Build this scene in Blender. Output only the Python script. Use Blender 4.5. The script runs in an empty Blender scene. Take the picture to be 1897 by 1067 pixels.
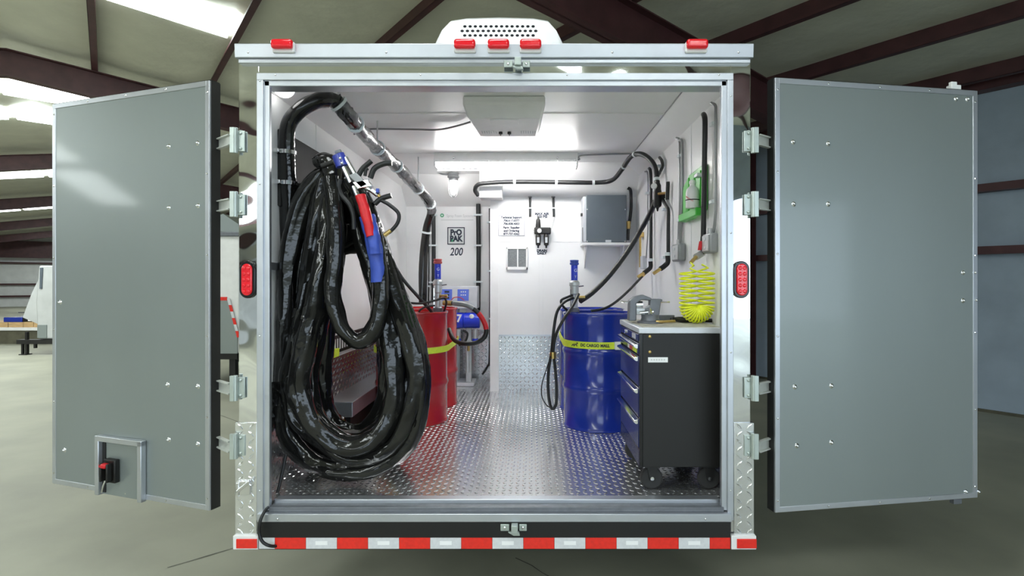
import bpy, bmesh, math, random
from mathutils import Vector, Matrix, noise
random.seed(7)
scene = bpy.context.scene
COL = scene.collection
PI = math.pi
V = Vector

# ------------------------------------------------------------------ camera
IW, IH, FPX = 1897.0, 1067.0, 1050.0
PX, PY, CAMZ = 985.0, 520.0, 1.70            # vanishing point of the trailer in the photograph, eye height
cam_d = bpy.data.cameras.new('camera')
cam_d.sensor_width = 36.0
cam_d.lens = 36.0 * FPX / IW
cam_d.shift_x = (IW / 2 - PX) / IW
cam_d.shift_y = (PY - IH / 2) / IW
cam_d.clip_start, cam_d.clip_end = 0.05, 300
cam = bpy.data.objects.new('camera', cam_d)
COL.objects.link(cam)
cam.location = (0, 0, CAMZ)
cam.rotation_euler = (PI / 2, 0, 0)
scene.camera = cam

# ------------------------------------------------------------------ world, exposure, lights
world = bpy.data.worlds.new('World')
scene.world = world
world.use_nodes = True
bg = world.node_tree.nodes['Background']
bg.inputs[0].default_value = (0.72, 0.86, 1.0, 1)
bg.inputs[1].default_value = 3.9
scene.view_settings.view_transform = 'Standard'
scene.view_settings.look = 'None'
scene.view_settings.exposure = 0.0
scene.view_settings.gamma = 1.0
scene.view_settings.use_curve_mapping = False
SKYLIGHT = 14.0            # daylit roof panels
TUBE = 72.0                # fluorescent tubes in the trailer
JAR = 30.0                  # jar lamp
DOME = 7.0                 # dome lamp


def at(px, py, Y):
    return V(((px - PX) * Y / FPX, Y, CAMZ - (py - PY) * Y / FPX))


# ------------------------------------------------------------------ materials
MATS = {}


def mat(name, col, rough=0.5, metal=0.0, var=0.06, vscale=8.0, bump=0.0, bscale=40.0, bdist=0.004, emit=0.0,
        alpha=1.0, coat=0.0, trans=0.0, stretch=None, ecol=None, rvar=0.0, bdetail=4.0):
    if name in MATS:
        return MATS[name]
    m = bpy.data.materials.new(name)
    m.use_nodes = True
    nt = m.node_tree
    b = nt.nodes['Principled BSDF']
    tc = nt.nodes.new('ShaderNodeTexCoord')
    mp = nt.nodes.new('ShaderNodeMapping')
    geo = nt.nodes.new('ShaderNodeNewGeometry')
    nt.links.new(geo.outputs['Position'], mp.inputs[0])
    if stretch:
        mp.inputs['Scale'].default_value = stretch
    n1 = nt.nodes.new('ShaderNodeTexNoise')
    n1.inputs['Scale'].default_value = vscale
    n1.inputs['Detail'].default_value = 5
    nt.links.new(mp.outputs[0], n1.inputs['Vector'])
    ra = nt.nodes.new('ShaderNodeValToRGB')
    ra.color_ramp.elements[0].position = 0.3
    ra.color_ramp.elements[1].position = 0.7
    lo = [max(0, c * (1 - var)) for c in col[:3]]
    hi = [min(1, c * (1 + var)) for c in col[:3]]
    ra.color_ramp.elements[0].color = (*lo, 1)
    ra.color_ramp.elements[1].color = (*hi, 1)
    nt.links.new(n1.outputs['Fac'], ra.inputs[0])
    nt.links.new(ra.outputs[0], b.inputs['Base Color'])
    b.inputs['Roughness'].default_value = rough
    b.inputs['Metallic'].default_value = metal
    if rvar:
        mr = nt.nodes.new('ShaderNodeMapRange')
        mr.inputs[3].default_value = max(0.02, rough - rvar)
        mr.inputs[4].default_value = rough + rvar
        nt.links.new(n1.outputs['Fac'], mr.inputs[0])
        nt.links.new(mr.outputs[0], b.inputs['Roughness'])
    if coat:
        b.inputs['Coat Weight'].default_value = coat
        b.inputs['Coat Roughness'].default_value = 0.08
    if trans:
        b.inputs['Transmission Weight'].default_value = trans
    if alpha < 1:
        b.inputs['Alpha'].default_value = alpha
    if emit:
        b.inputs['Emission Color'].default_value = (*(ecol or col)[:3], 1)
        b.inputs['Emission Strength'].default_value = emit
    if bump:
        n2 = nt.nodes.new('ShaderNodeTexNoise')
        n2.inputs['Scale'].default_value = bscale
        n2.inputs['Detail'].default_value = bdetail
        nt.links.new(mp.outputs[0], n2.inputs['Vector'])
        bp = nt.nodes.new('ShaderNodeBump')
        bp.inputs['Strength'].default_value = bump
        bp.inputs['Distance'].default_value = bdist
        nt.links.new(n2.outputs['Fac'], bp.inputs['Height'])
        nt.links.new(bp.outputs[0], b.inputs['Normal'])
    MATS[name] = m
    return m


M_insul = mat('insulation_vinyl', (0.68, 0.68, 0.57), 0.55, 0, 0.07, 1.5, 0.5, 3.0, 0.05, stretch=(1, 1, 1))
M_beam = mat('oxide_red_steel', (0.075, 0.026, 0.028), 0.5, 0, 0.2, 5, 0.1, 60)
M_conc = mat('concrete', (0.33, 0.33, 0.255), 0.6, 0, 0.22, 0.9, 0.15, 25, 0.003, rvar=0.12)
M_wallb = mat('blue_grey_liner', (0.33, 0.40, 0.47), 0.6, 0, 0.12, 2.0, 0.3, 6, 0.02)
M_wallw = mat('white_liner', (0.84, 0.86, 0.85), 0.6, 0, 0.08, 2.0, 0.3, 6, 0.02)
M_sky = mat('skylight_panel', (0.9, 0.97, 0.98), 0.5, 0, 0.03, 3, emit=SKYLIGHT)
M_alu = mat('aluminium_trim', (0.58, 0.605, 0.65), 0.36, 0.85, 0.05, 6, 0.05, 300, 0.001)
M_inox = mat('polished_stainless', (0.80, 0.81, 0.83), 0.03, 1.0, 0.02, 3, 0.4, 6.0, 0.012, bdetail=0.0)
M_galv = mat('galvanised_skin', (0.27, 0.305, 0.30), 0.40, 0.45, 0.05, 1.2, 0.15, 2.0, 0.008, bdetail=1.0, coat=0.3, stretch=(1, 1, .35))
M_frp = mat('white_wall_panel', (0.90, 0.905, 0.905), 0.32, 0, 0.02, 3, 0.06, 90, 0.001)
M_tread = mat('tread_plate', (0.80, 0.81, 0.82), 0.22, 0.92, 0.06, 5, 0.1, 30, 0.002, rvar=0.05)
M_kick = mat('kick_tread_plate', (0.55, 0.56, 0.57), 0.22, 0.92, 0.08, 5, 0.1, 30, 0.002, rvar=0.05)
M_sleeve = mat('black_hose_sleeve', (0.010, 0.010, 0.0095), 0.13, 0, 0.4, 9, 0.35, 22, 0.008, rvar=0.05, bdetail=2.0)
M_rubber = mat('black_rubber', (0.012, 0.013, 0.014), 0.42, 0, 0.2, 30, 0.1, 120, 0.001)
M_blackp = mat('black_paint', (0.0055, 0.005, 0.0045), 0.5, 0, 0.2, 6, 0.05, 200, 0.001)
M_blackg = mat('black_gloss', (0.01, 0.01, 0.012), 0.15, 0, 0.2, 6)
M_red = mat('red_drum_paint', (0.42, 0.016, 0.018), 0.22, 0, 0.1, 4, 0.03, 6, 0.003, coat=0.4)
M_blue = mat('blue_drum_paint', (0.012, 0.035, 0.33), 0.2, 0, 0.1, 4, 0.03, 6, 0.003, coat=0.4)
M_blueb = mat('bright_blue', (0.02, 0.05, 0.62), 0.3, 0, 0.08, 10)
M_tapeblue = mat('blue_tape', (0.045, 0.09, 0.46), 0.4, 0, 0.1, 30, 0.3, 60, 0.003)
M_tapered = mat('red_tape', (0.62, 0.012, 0.02), 0.4, 0, 0.1, 30, 0.3, 60, 0.003)
M_neon = mat('neon_strap', (0.72, 0.86, 0.06), 0.55, 0, 0.06, 60, 0.2, 300, 0.001)
M_coil = mat('yellow_coil', (0.80, 0.86, 0.02), 0.3, 0, 0.05, 40)
M_lens = mat('red_lens', (0.68, 0.006, 0.018), 0.12, 0, 0.06, 60, 0.3, 90, 0.003, coat=0.6, emit=0.12, ecol=(1, .02, .02))
M_refl_r = mat('red_reflective', (0.78, 0.022, 0.012), 0.3, 0, 0.08, 60, coat=0.4)
M_refl_w = mat('white_reflective', (0.66, 0.67, 0.69), 0.3, 0, 0.06, 60, coat=0.4)
M_white = mat('white_plastic', (0.88, 0.885, 0.885), 0.38, 0, 0.03, 10)
M_wpaint = mat('white_paint', (0.80, 0.80, 0.79), 0.35, 0, 0.04, 8)
M_grey = mat('grey_fitting', (0.55, 0.57, 0.58), 0.4, 0.5, 0.06, 20)
M_conduit = mat('grey_conduit', (0.30, 0.31, 0.32), 0.35, 0.3, 0.06, 20)
M_zinc = mat('zinc_hinge', (0.50, 0.56, 0.53), 0.35, 0.6, 0.08, 20, 0.1, 80, 0.001)
M_armw = mat('hinge_arm_grey', (0.62, 0.64, 0.60), 0.35, 0.3, 0.06, 20)
M_chrome = mat('chrome', (0.82, 0.83, 0.85), 0.12, 1.0, 0.03, 20)
M_brass = mat('brass', (0.62, 0.44, 0.16), 0.28, 0.9, 0.08, 30)
M_dgrey = mat('dark_grey_panel', (0.085, 0.105, 0.125), 0.4, 0, 0.05, 8)
M_mgrey = mat('mid_grey_iron', (0.16, 0.17, 0.19), 0.45, 0.3, 0.12, 25, 0.2, 90, 0.002)
M_lgrey = mat('light_grey_top', (0.60, 0.62, 0.66), 0.4, 0.2, 0.06, 15)
M_green = mat('green_plastic', (0.07, 0.52, 0.06), 0.35, 0, 0.06, 10)
M_clear = mat('clear_lamp_glass', (0.95, 0.97, 0.97), 0.08, 0, 0.02, 10, alpha=0.35)
M_tube = mat('lamp_tube', (1, 0.99, 0.97), 0.4, 0, 0.01, 10, emit=TUBE)
M_jar = mat('lamp_bulb', (1, 0.98, 0.95), 0.4, 0, 0.01, 10, emit=JAR)
M_dome = mat('dome_lens', (0.95, 0.95, 0.93), 0.4, 0, 0.02, 10, emit=DOME)
M_ink = mat('dark_ink', (0.012, 0.022, 0.045), 0.5)
M_inkg = mat('grey_ink', (0.30, 0.32, 0.36), 0.5)
M_inkl = mat('pale_ink', (0.62, 0.63, 0.64), 0.5)
M_inkgr = mat('green_ink', (0.05, 0.35, 0.16), 0.5)
M_signgrey = mat('sign_silver', (0.72, 0.75, 0.74), 0.4, 0, 0.08, 12)
M_wood = mat('pale_lumber', (0.55, 0.36, 0.17), 0.7, 0, 0.2, 6, 0.2, 30, 0.003, stretch=(1, 8, 8))
M_darkwood = mat('dark_base', (0.09, 0.085, 0.055), 0.7, 0, 0.2, 6)
M_crack = mat('crack_dark', (0.10, 0.10, 0.085), 0.9)
M_hole = mat('hole_black', (0.006, 0.006, 0.01), 0.8)
M_mesh = mat('filter_mesh', (0.30, 0.32, 0.33), 0.6, 0, 0.2, 80, 0.4, 200, 0.002)
M_tan = mat('worn_mat', (0.42, 0.40, 0.33), 0.8, 0, 0.25, 25, 0.3, 90, 0.002)
M_tyre = mat('tyre', (0.02, 0.02, 0.02), 0.75, 0, 0.2, 10)

# ------------------------------------------------------------------ mesh helpers
WLOC = {}


def wloc(o):
    return WLOC[o.name] if o else V((0, 0, 0))


def spline(pts, per=8, closed=False):
    pts = [V(p) for p in pts]
    n = len(pts)
    out = []
    rng = range(n) if closed else range(n - 1)
    for i in rng:
        if closed:
            p0, p1, p2, p3 = pts[(i - 1) % n], pts[i], pts[(i + 1) % n], pts[(i + 2) % n]
        else:
            p1, p2 = pts[i], pts[i + 1]
            p0 = pts[i - 1] if i > 0 else p1 * 2 - p2
            p3 = pts[i + 2] if i + 2 < n else p2 * 2 - p1
        for k in range(per):
            t = k / per
            out.append(0.5 * ((2 * p1) + (p2 - p0) * t + (2 * p0 - 5 * p1 + 4 * p2 - p3) * t * t + (3 * p1 - p0 - 3 * p2 + p3) * t ** 3))
    if not closed:
        out.append(pts[-1])
    return out


class MB:
    def __init__(s):
        s.v, s.f = [], []

    def add(s, vs, fs):
        o = len(s.v)
        s.v += [V(p) for p in vs]
        s.f += [[i + o for i in f] for f in fs]
        return s

    def box(s, x0, x1, y0, y1, z0, z1):
        return s.add([(x0, y0, z0), (x1, y0, z0), (x1, y1, z0), (x0, y1, z0), (x0, y0, z1), (x1, y0, z1), (x1, y1, z1), (x0, y1, z1)],
                     [(0, 3, 2, 1), (4, 5, 6, 7), (0, 1, 5, 4), (1, 2, 6, 5), (2, 3, 7, 6), (3, 0, 4, 7)])

    def obox(s, o, a, b, c):
        """box from corner o with edge vectors a, b, c"""
        o, a, b, c = V(o), V(a), V(b), V(c)
        vs = [o, o + a, o + a + b, o + b, o + c, o + a + c, o + a + b + c, o + b + c]
        fs = [(0, 3, 2, 1), (4, 5, 6, 7), (0, 1, 5, 4), (1, 2, 6, 5), (2, 3, 7, 6), (3, 0, 4, 7)]
        if a.cross(b).dot(c) < 0:
            fs = [f[::-1] for f in fs]
        return s.add(vs, fs)

    def prism(s, pts, vec):
        pts = [V(p) for p in pts]
        vec = V(vec)
        n = len(pts)
        nor = V((0, 0, 0))
        for i in range(n):
            nor += (pts[i] - pts[0]).cross(pts[(i + 1) % n] - pts[0])
        if nor.dot(vec) > 0:
            pts = pts[::-1]
        return s.add(pts + [p + vec for p in pts], [list(range(n)), list(range(2 * n - 1, n - 1, -1))] +
                     [(i, n + i, n + (i + 1) % n, (i + 1) % n) for i in range(n)])

    def tube(s, pts, r, n=8, rf=None, closed=False, flat=None):
        pts = [V(p) for p in pts]
        m = len(pts)
        T = []
        for i in range(m):
            a = pts[(i - 1) % m] if (closed or i > 0) else pts[i]
            b = pts[(i + 1) % m] if (closed or i < m - 1) else pts[i]
            d = (b - a)
            T.append(d.normalized() if d.length > 1e-9 else V((0, 0, 1)))
        ref = V((0, 0, 1)) if abs(T[0].z) < 0.9 else V((1, 0, 0))
        N = (ref - T[0] * ref.dot(T[0])).normalized()
        vs = []
        for i in range(m):
            N = (N - T[i] * N.dot(T[i]))
            N = N.normalized() if N.length > 1e-6 else T[i].orthogonal().normalized()
            B = T[i].cross(N)
            for k in range(n):
                a = 2 * PI * k / n
                rr = r[i] if isinstance(r, (list, tuple)) else r
                if rf:
                    rr *= rf(i / max(1, m - 1), a, pts[i])
                vs.append(pts[i] + (N * math.cos(a) + B * math.sin(a)) * rr)
        fs = []
        for i in range(m if closed else m - 1):
            j = (i + 1) % m
            for k in range(n):
                l = (k + 1) % n
                fs.append((i * n + k, i * n + l, j * n + l, j * n + k))
        if not closed:
            fs.append(list(range(n - 1, -1, -1)))
            fs.append([(m - 1) * n + k for k in range(n)])
        return s.add(vs, fs)

    def cyl(s, p0, p1, r0, r1=None, n=14):
        r1 = r0 if r1 is None else r1
        return s.tube([p0, p1], [r0, r1], n)

    def lathe(s, c, prof, n=40, axis='z'):
        c = V(c)
        vs, fs = [], []
        for r, h in prof:
            for k in range(n):
                a = 2 * PI * k / n
                if axis == 'z':
                    vs.append(c + V((r * math.cos(a), r * math.sin(a), h)))
                elif axis == 'y':
                    vs.append(c + V((r * math.sin(a), h, r * math.cos(a))))
                else:
                    vs.append(c + V((h, r * math.cos(a), r * math.sin(a))))
        m = len(prof)
        for i in range(m - 1):
            for k in range(n):
                l = (k + 1) % n
                fs.append((i * n + k, i * n + l, (i + 1) * n + l, (i + 1) * n + k))
        if prof[0][0] > 1e-5:
            fs.append([k for k in range(n - 1, -1, -1)])
        if prof[-1][0] > 1e-5:
            fs.append([(m - 1) * n + k for k in range(n)])
        return s.add(vs, fs)

    def dome(s, c, nrm, r, h, n=10, rings=3):
        nrm = V(nrm).normalized()
        u = nrm.orthogonal().normalized()
        w = nrm.cross(u)
        vs, fs = [], []
        for i in range(rings):
            a = PI / 2 * i / rings
            for k in range(n):
                b = 2 * PI * k / n
                vs.append(V(c) + (u * math.cos(b) + w * math.sin(b)) * r * math.cos(a) + nrm * h * math.sin(a))
        vs.append(V(c) + nrm * h)
        for i in range(rings - 1):
            for k in range(n):
                l = (k + 1) % n
                fs.append((i * n + k, i * n + l, (i + 1) * n + l, (i + 1) * n + k))
        for k in range(n):
            fs.append(((rings - 1) * n + k, (rings - 1) * n + (k + 1) % n, rings * n))
        fs.append(list(range(n - 1, -1, -1)))
        return s.add(vs, fs)

    def build(s, name, m, parent=None, smooth=35, bevel=0, label=None, cat=None, group=None, kind=None, seg=2):
        lo = V((min(p.x for p in s.v), min(p.y for p in s.v), min(p.z for p in s.v)))
        hi = V((max(p.x for p in s.v), max(p.y for p in s.v), max(p.z for p in s.v)))
        c = V(((lo.x + hi.x) / 2, (lo.y + hi.y) / 2, lo.z))
        me = bpy.data.meshes.new(name)
        me.from_pydata([p - c for p in s.v], [], s.f)
        me.update()
        if smooth:
            me.shade_smooth()
            me.set_sharp_from_angle(angle=math.radians(smooth))
        me.materials.append(m)
        return place(name, me, c, parent, bevel, label, cat, group, kind, seg)


def place(name, data, c, parent=None, bevel=0, label=None, cat=None, group=None, kind=None, seg=2):
    o = bpy.data.objects.new(name, data)
    COL.objects.link(o)
    o.location = V(c) - wloc(parent)
    if parent:
        o.parent = parent
    WLOC[o.name] = V(c)
    if bevel:
        b = o.modifiers.new('Bevel', 'BEVEL')
        b.width = bevel
        b.segments = seg
        b.limit_method = 'ANGLE'
        b.angle_limit = math.radians(40)
        b.harden_normals = False
    tag(o, label, cat, group, kind)
    return o


def tag(o, label=None, cat=None, group=None, kind=None):
    if label:
        o['label'] = label
    if cat:
        o['category'] = cat
    if group:
        o['group'] = group
    if kind:
        o['kind'] = kind
    return o


def thing(name, loc, label, cat, group=None):
    return place(name, None, loc, None, 0, label, cat, group)


def dup(o, c, parent=None, name=None):
    """copy of a single mesh object (shares mesh data) at world position c"""
    n = o.copy()
    COL.objects.link(n)
    n.location = V(c) - wloc(parent)
    n.parent = parent
    WLOC[n.name] = V(c)
    return n


def text_mb(body, size, origin, right, up, nrm, depth=0.0012, align='CENTER', bold=0.0, squeeze=1.0, shear=0.0, fn=None, spacing=1.0):
    cu = bpy.data.curves.new('lettering', 'FONT')
    cu.body = body
    cu.size = size
    cu.align_x = align
    cu.align_y = 'CENTER'
    cu.offset = bold
    cu.extrude = depth / 2
    cu.shear = shear
    cu.resolution_u = 3
    cu.space_line = spacing
    o = bpy.data.objects.new('lettering_tmp', cu)
    me = bpy.data.meshes.new_from_object(o)
    mb = MB()
    origin, right, up, nrm = V(origin or (0, 0, 0)), V(right), V(up), V(nrm)
    vs = []
    for v in me.vertices:
        x, y, z = v.co.x * squeeze, v.co.y, v.co.z + depth / 2
        vs.append(fn(x, y, z) if fn else origin + right * x + up * y + nrm * z)
    mb.add(vs, [list(p.vertices) for p in me.polygons])
    bpy.data.objects.remove(o)
    bpy.data.curves.remove(cu)
    bpy.data.meshes.remove(me)
    return mb


RX, UZ, NY = (1, 0, 0), (0, 0, 1), (0, -1, 0)

# ================================================================== HANGAR (rotated about z against the trailer)
DE, DT = V((0.8, 0.6, 0)), V((-0.6, 0.8, 0))      # across the building / along it
E_R, E_L, T0, T1 = 9.12, -16.0, -9.0, 50.0
RIDGE, SL_R, SL_L = -1.2, 0.10, 0.17
Z_EAVE = 4.35


def B(e, t, z):
    return DE * e + DT * t + V((0, 0, z))


def zroof(e):
    zr = Z_EAVE + SL_R * (E_R - RIDGE)
    return zr - SL_R * (e - RIDGE) if e > RIDGE else zr - SL_L * (RIDGE - e)


fl = MB().prism([B(E_L, T0 - 14, 0), B(E_R, T0 - 14, 0), B(E_R, T1, 0), B(E_L, T1, 0)], (0, 0, -0.2)).build('floor', M_conc, kind='structure', smooth=0)
tag(fl, 'smooth grey-green concrete slab of the workshop')


def crack(pts, w):
    mb = MB()
    P = [V(p) for p in pts]
    vs = []
    for i, p in enumerate(P):
        d = (P[min(i + 1, len(P) - 1)] - P[max(i - 1, 0)]).normalized()
        s_ = V((-d.y, d.x, 0)) * w * (0.6 + 0.8 * random.random())
        vs += [p + s_ + V((0, 0, .0025)), p - s_ + V((0, 0, .0025))]
    mb.add(vs, [(2 * i, 2 * i + 1, 2 * i + 3, 2 * i + 2) for i in range(len(P) - 1)])
    return mb.build('floor_crack', M_crack, fl, smooth=0)


def gpt(px, py):
    Y = FPX * CAMZ / (py - PY)
    return at(px, py, Y)


crack([gpt(*p) for p in ((310, 1052), (345, 1042), (385, 1030), (432, 1016))], 0.004)
crack([gpt(*p) for p in ((955, 1034), (985, 1048), (1005, 1062), (1030, 1075))], 0.004)
crack([gpt(*p) for p in ((396, 765), (415, 772), (445, 783), (480, 800))], 0.006)

# roof lining with sag between purlins
PUR = [8.75, 7.35, 5.95, 4.45, 2.95, 1.42, -0.12, -6.15, -9.15, -12.15]
FRAMES = [-5.0, 4.2, 11.6, 20.4, 29.7, 39.0, 47.5]
SKYL = [(-3.5, -2.55), (0.9, 1.8), (8.05, 8.85), (13.7, 14.75), (15.8, 16.85), (24.3, 25.5), (34.3, 35.6), (43.5, 44.8)]
mb = MB()
edges = sorted([E_L] + PUR + [E_R, RIDGE])
es = []
for a, b in zip(edges[:-1], edges[1:]):
    for k in range(6):
        u = k / 6
        es.append((a + (b - a) * u, math.sin(PI * u) * 0.035 * (1 if b - a > 1 else .3)))
es.append((E_R, 0))
ts = [T0 + (T1 - T0) * i / 60 for i in range(61)]
vs = []
for t in ts:
    for e, s_ in es:
        vs.append(B(e, t, zroof(e) - s_ - 0.02 * noise.noise(V((e * 1.3, t * .8, 0)))))
n = len(es)
mb.add(vs, [(i * n + k, i * n + k + 1, (i + 1) * n + k + 1, (i + 1) * n + k) for i in range(60) for k in range(n - 1)])
ceil = mb.build('ceiling', M_insul, kind='structure', smooth=60)
tag(ceil, 'sagging beige vinyl insulation under the metal roof')


def ibeam(mb, p, q, depth, fw, tw=0.012, tf=0.016, depth2=None):
    """I-section with top centre line p-q"""
    p, q = V(p), V(q)
    depth2 = depth2 or depth
    side = (q - p).cross(V((0, 0, 1))).normalized()
    for (a, b, da, db) in ((p, q, 0, 0),):
        mb.prism([a - side * fw, a + side * fw, b + side * fw, b - side * fw], (0, 0, -tf))
    pa, qa = p - V((0, 0, depth)), q - V((0, 0, depth2))
    mb.prism([pa - side * fw, pa + side * fw, qa + side * fw, qa - side * fw], (0, 0, tf))
    mb.prism([p - side * tw, pa - side * tw, qa - side * tw, q - side * tw], side * 2 * tw)


for e in PUR:
    m_ = MB()
    z = zroof(e) + 0.0
    p, q = B(e, T0 + .1, z), B(e, T1 - .1, z)
    w = DE * 0.07
    # Z-purlin: top flange, web, bottom flange
    m_.obox(p - DE * .006, DE * .012, q - p, (0, 0, -0.2))
    m_.obox(p + V((0, 0, -.2)) - DE * .006, -w, q - p, (0, 0, 0.01))
    m_.obox(p + V((0, 0, -.2)) - w, -DE * .006, q - p, (0, 0, 0.03))
    m_.build('purlin', M_beam, ceil, smooth=0)
for t in FRAMES:
    m_ = MB()
    ibeam(m_, B(E_R - .05, t, zroof(E_R) - .2), B(RIDGE, t, zroof(RIDGE) - .2), 0.52, 0.10, depth2=0.40)
    ibeam(m_, B(RIDGE, t, zroof(RIDGE) - .2), B(E_L + .05, t, zroof(E_L) - .2), 0.40, 0.10, depth2=0.55)
    m_.build('rafter', M_beam, ceil, smooth=0)
def skylight(e0, e1, t0, t1):
    za, zb = zroof(e0) - .055, zroof(e1) - .055
    MB().prism([B(e0, t0, za), B(e1, t0, zb), B(e1, t1, zb), B(e0, t1, za)], (0, 0, .02)).build('skylight', M_sky, ceil, smooth=0)


for (t0, t1) in SKYL:
    for (e0, e1) in ((-1.58, -.2), (-.04, 1.34)) if t0 < 10 else ((-4.58, -3.22), (-3.08, -1.72), (-1.58, -.2)):
        skylight(e0, e1, t0, t1)
    if t0 < 15:
        skylight(-11.9, -4.72, t0, t1)

# walls
wr = MB().prism([B(E_R, T0, 0), B(E_R, T1, 0), B(E_R, T1, zroof(E_R)), B(E_R, T0, zroof(E_R))], DE * .1).build('wall_right', M_wallb, kind='structure', smooth=0)
tag(wr, 'blue-grey lined metal side wall of the workshop')
for z in (2.04, 2.84):
    MB().obox(B(E_R - .16, T0 + .1, z), DE * .16, DT * (T1 - T0 - .2), (0, 0, .10)).build('girt', M_beam, wr, smooth=0)
MB().obox(B(E_R - .2, T0 + .1, zroof(E_R) - .22), DE * .19, DT * (T1 - T0 - .2), (0, 0, .2)).build('eave_strut', M_beam, wr, smooth=0)
MB().obox(B(E_R - .03, T0 + .1, 0), DE * .03, DT * (T1 - T0 - .2), (0, 0, .035)).build('base_angle', M_darkwood, wr, smooth=0)
for t in FRAMES + [5.6]:
    m_ = MB()
    m_.obox(B(E_R - .42, t - .1, 0), DE * .015, DT * .2, (0, 0, zroof(E_R) - .3))
    m_.obox(B(E_R - .17, t - .1, 0), DE * .015, DT * .2, (0, 0, zroof(E_R) - .3))
    m_.obox(B(E_R - .41, t - .008, 0), DE * .25, DT * .016, (0, 0, zroof(E_R) - .3))
    m_.build('column', M_beam, wr, smooth=0)
wb = MB().prism([B(E_L, T1, 0), B(E_R, T1, 0), B(E_R, T1, zroof(E_R) + .1), B(RIDGE, T1, zroof(RIDGE) + .1), B(E_L, T1, zroof(E_L) + .1)], DT * .1).build('wall_back', M_wallw, kind='structure', smooth=0)
tag(wb, 'far white end wall with dark girts')
for z, h in ((.62, .12), (1.40, .12), (2.80, .12)):
    MB().obox(B(E_L + .1, T1 - .15, z), DE * (E_R - E_L - .5), DT * .15, (0, 0, h)).build('girt', M_beam, wb, smooth=0)
MB().obox(B(E_L + .1, T1 - .5, 3.2), DE * (E_R - E_L - .5), DT * .35, (0, 0, 1.1)).build('header_beam', M_beam, wb, smooth=0)
wl = MB().prism([B(E_L, T0, 0), B(E_L, T1, 0), B(E_L, T1, zroof(E_L)), B(E_L, T0, zroof(E_L))], DE * -.1).build('wall_left', M_wallw, kind='structure', smooth=0)
tag(wl, 'white lined side wall beyond the parked trailers')
m_ = MB()
for pts in ([(E_L, 0), (-12, 0), (-12, zroof(-12)), (E_L, zroof(E_L))],
            [(5.2, 0), (E_R, 0), (E_R, zroof(E_R)), (5.2, zroof(5.2))],
            [(-12, 3.4), (5.2, 3.4), (5.2, zroof(5.2)), (RIDGE, zroof(RIDGE)), (-12, zroof(-12))]):
    m_.prism([B(e, T0, z) for e, z in pts], DT * -.1)
wf = m_.build('wall_front', M_wallb, kind='structure', smooth=0)
tag(wf, 'end wall with the open overhead doorway')

# ================================================================== TRAILER
Y0 = 2.87
XL, XR = -1.438, 1.064          # interior walls
FZ, CZ = 0.57, 2.85             # trailer floor and ceiling
YF, YR = 5.79, 6.50             # front bulkhead / recessed bulkhead
XS = -0.375                     # step between them
OXL, OXR = -1.481, 1.107        # outer width
trailer = thing('cargo_trailer', (-0.187, 4.6, 0), 'white enclosed cargo trailer with both rear doors swung wide open', 'trailer')
T = trailer


def lugs(origin, u, v, nrm, lu, lv, pitch, ln, wd, h, seed=0):
    """raised diagonal lugs of tread plate, alternate directions"""
    origin, u, v, nrm = V(origin), V(u), V(v), V(nrm)
    mb = MB()
    nu, nv = int(lu / pitch), int(lv / pitch)
    vs, fs = [], []
    for i in range(nu):
        for j in range(nv):
            c = origin + u * ((i + .5) * lu / nu) + v * ((j + .5) * lv / nv)
            s_ = 1 if (i + j) % 2 else -1
            d = (u + v * s_).normalized()
            w = (v - u * s_).normalized()
            a = d * ln / 2
            b = w * wd / 2
            t = nrm * h
            o = len(vs)
            vs += [c - a, c + b - a * .3, c + b + a * .3, c + a, c - b + a * .3, c - b - a * .3,
                   c - a * .55 + t, c + b * .45 - a * .2 + t, c + b * .45 + a * .2 + t, c + a * .55 + t, c - b * .45 + a * .2 + t, c - b * .45 - a * .2 + t]
            up = d.cross(w).dot(nrm) > 0
            for k in range(6):
                l = (k + 1) % 6
                q = [o + k, o + l, o + 6 + l, o + 6 + k]
                fs.append(q[::-1] if up else q)
            q = [o + 6 + k for k in range(6)]
            fs.append(q[::-1] if up else q)
    mb.add(vs, fs)
    return mb


# floor, ceiling, walls
fb = MB().box(XL, XS, Y0 + .05, YR, FZ - .08, FZ).box(XS, XR, Y0 + .05, YF, FZ - .08, FZ).build('tread_floor', M_tread, T, smooth=0)
lugs((XL, Y0 + .09, FZ), (1, 0, 0), (0, 1, 0), (0, 0, 1), XR - XL, YF - Y0 - .09, 0.036, .034, .011, .0024).build('tread_lugs', M_tread, fb, smooth=0, kind='stuff')
lugs((XL, YF, FZ), (1, 0, 0), (0, 1, 0), (0, 0, 1), XS - XL, YR - YF, 0.036, .034, .011, .0024).build('tread_lugs', M_tread, fb, smooth=0, kind='stuff')
CVX, CVZ = 0.15, 2.74
m_ = MB()
m_.prism([(XL, Y0 + .05, CZ + .03), (XR, Y0 + .05, CZ + .03), (XR, YR, CZ + .03), (XL, YR, CZ + .03)], (0, 0, -.03))
cp = m_.build('ceiling_panel', M_frp, T, smooth=0)
for yy in (3.9, 5.12):
    MB().box(XL + CVX, XR - CVX, yy - .012, yy + .012, CZ - .003, CZ).build('seam_strip', M_white, cp, smooth=0)
for sx, xw in ((1, XL), (-1, XR)):
    m_ = MB()
    m_.prism([(xw, Y0 + .05, CVZ), (xw + sx * CVX, Y0 + .05, CZ), (xw, Y0 + .05, CZ)], (0, YR - Y0 - .05, 0))
    cv = m_.build('corner_cove', M_frp, T, smooth=0)
    MB().tube([(xw + sx * CVX, Y0 + .06, CZ - .002), (xw + sx * CVX, YF - .3, CZ - .002)], .004, 6).build('seam_strip', M_conduit, cv)
m_ = MB()
m_.prism([(XS, YF, 2.55), (XS, YF - .29, CZ), (XS, YF, CZ)], (XR - XS, 0, 0))
m_.build('front_cove', M_frp, T, smooth=0)
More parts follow.
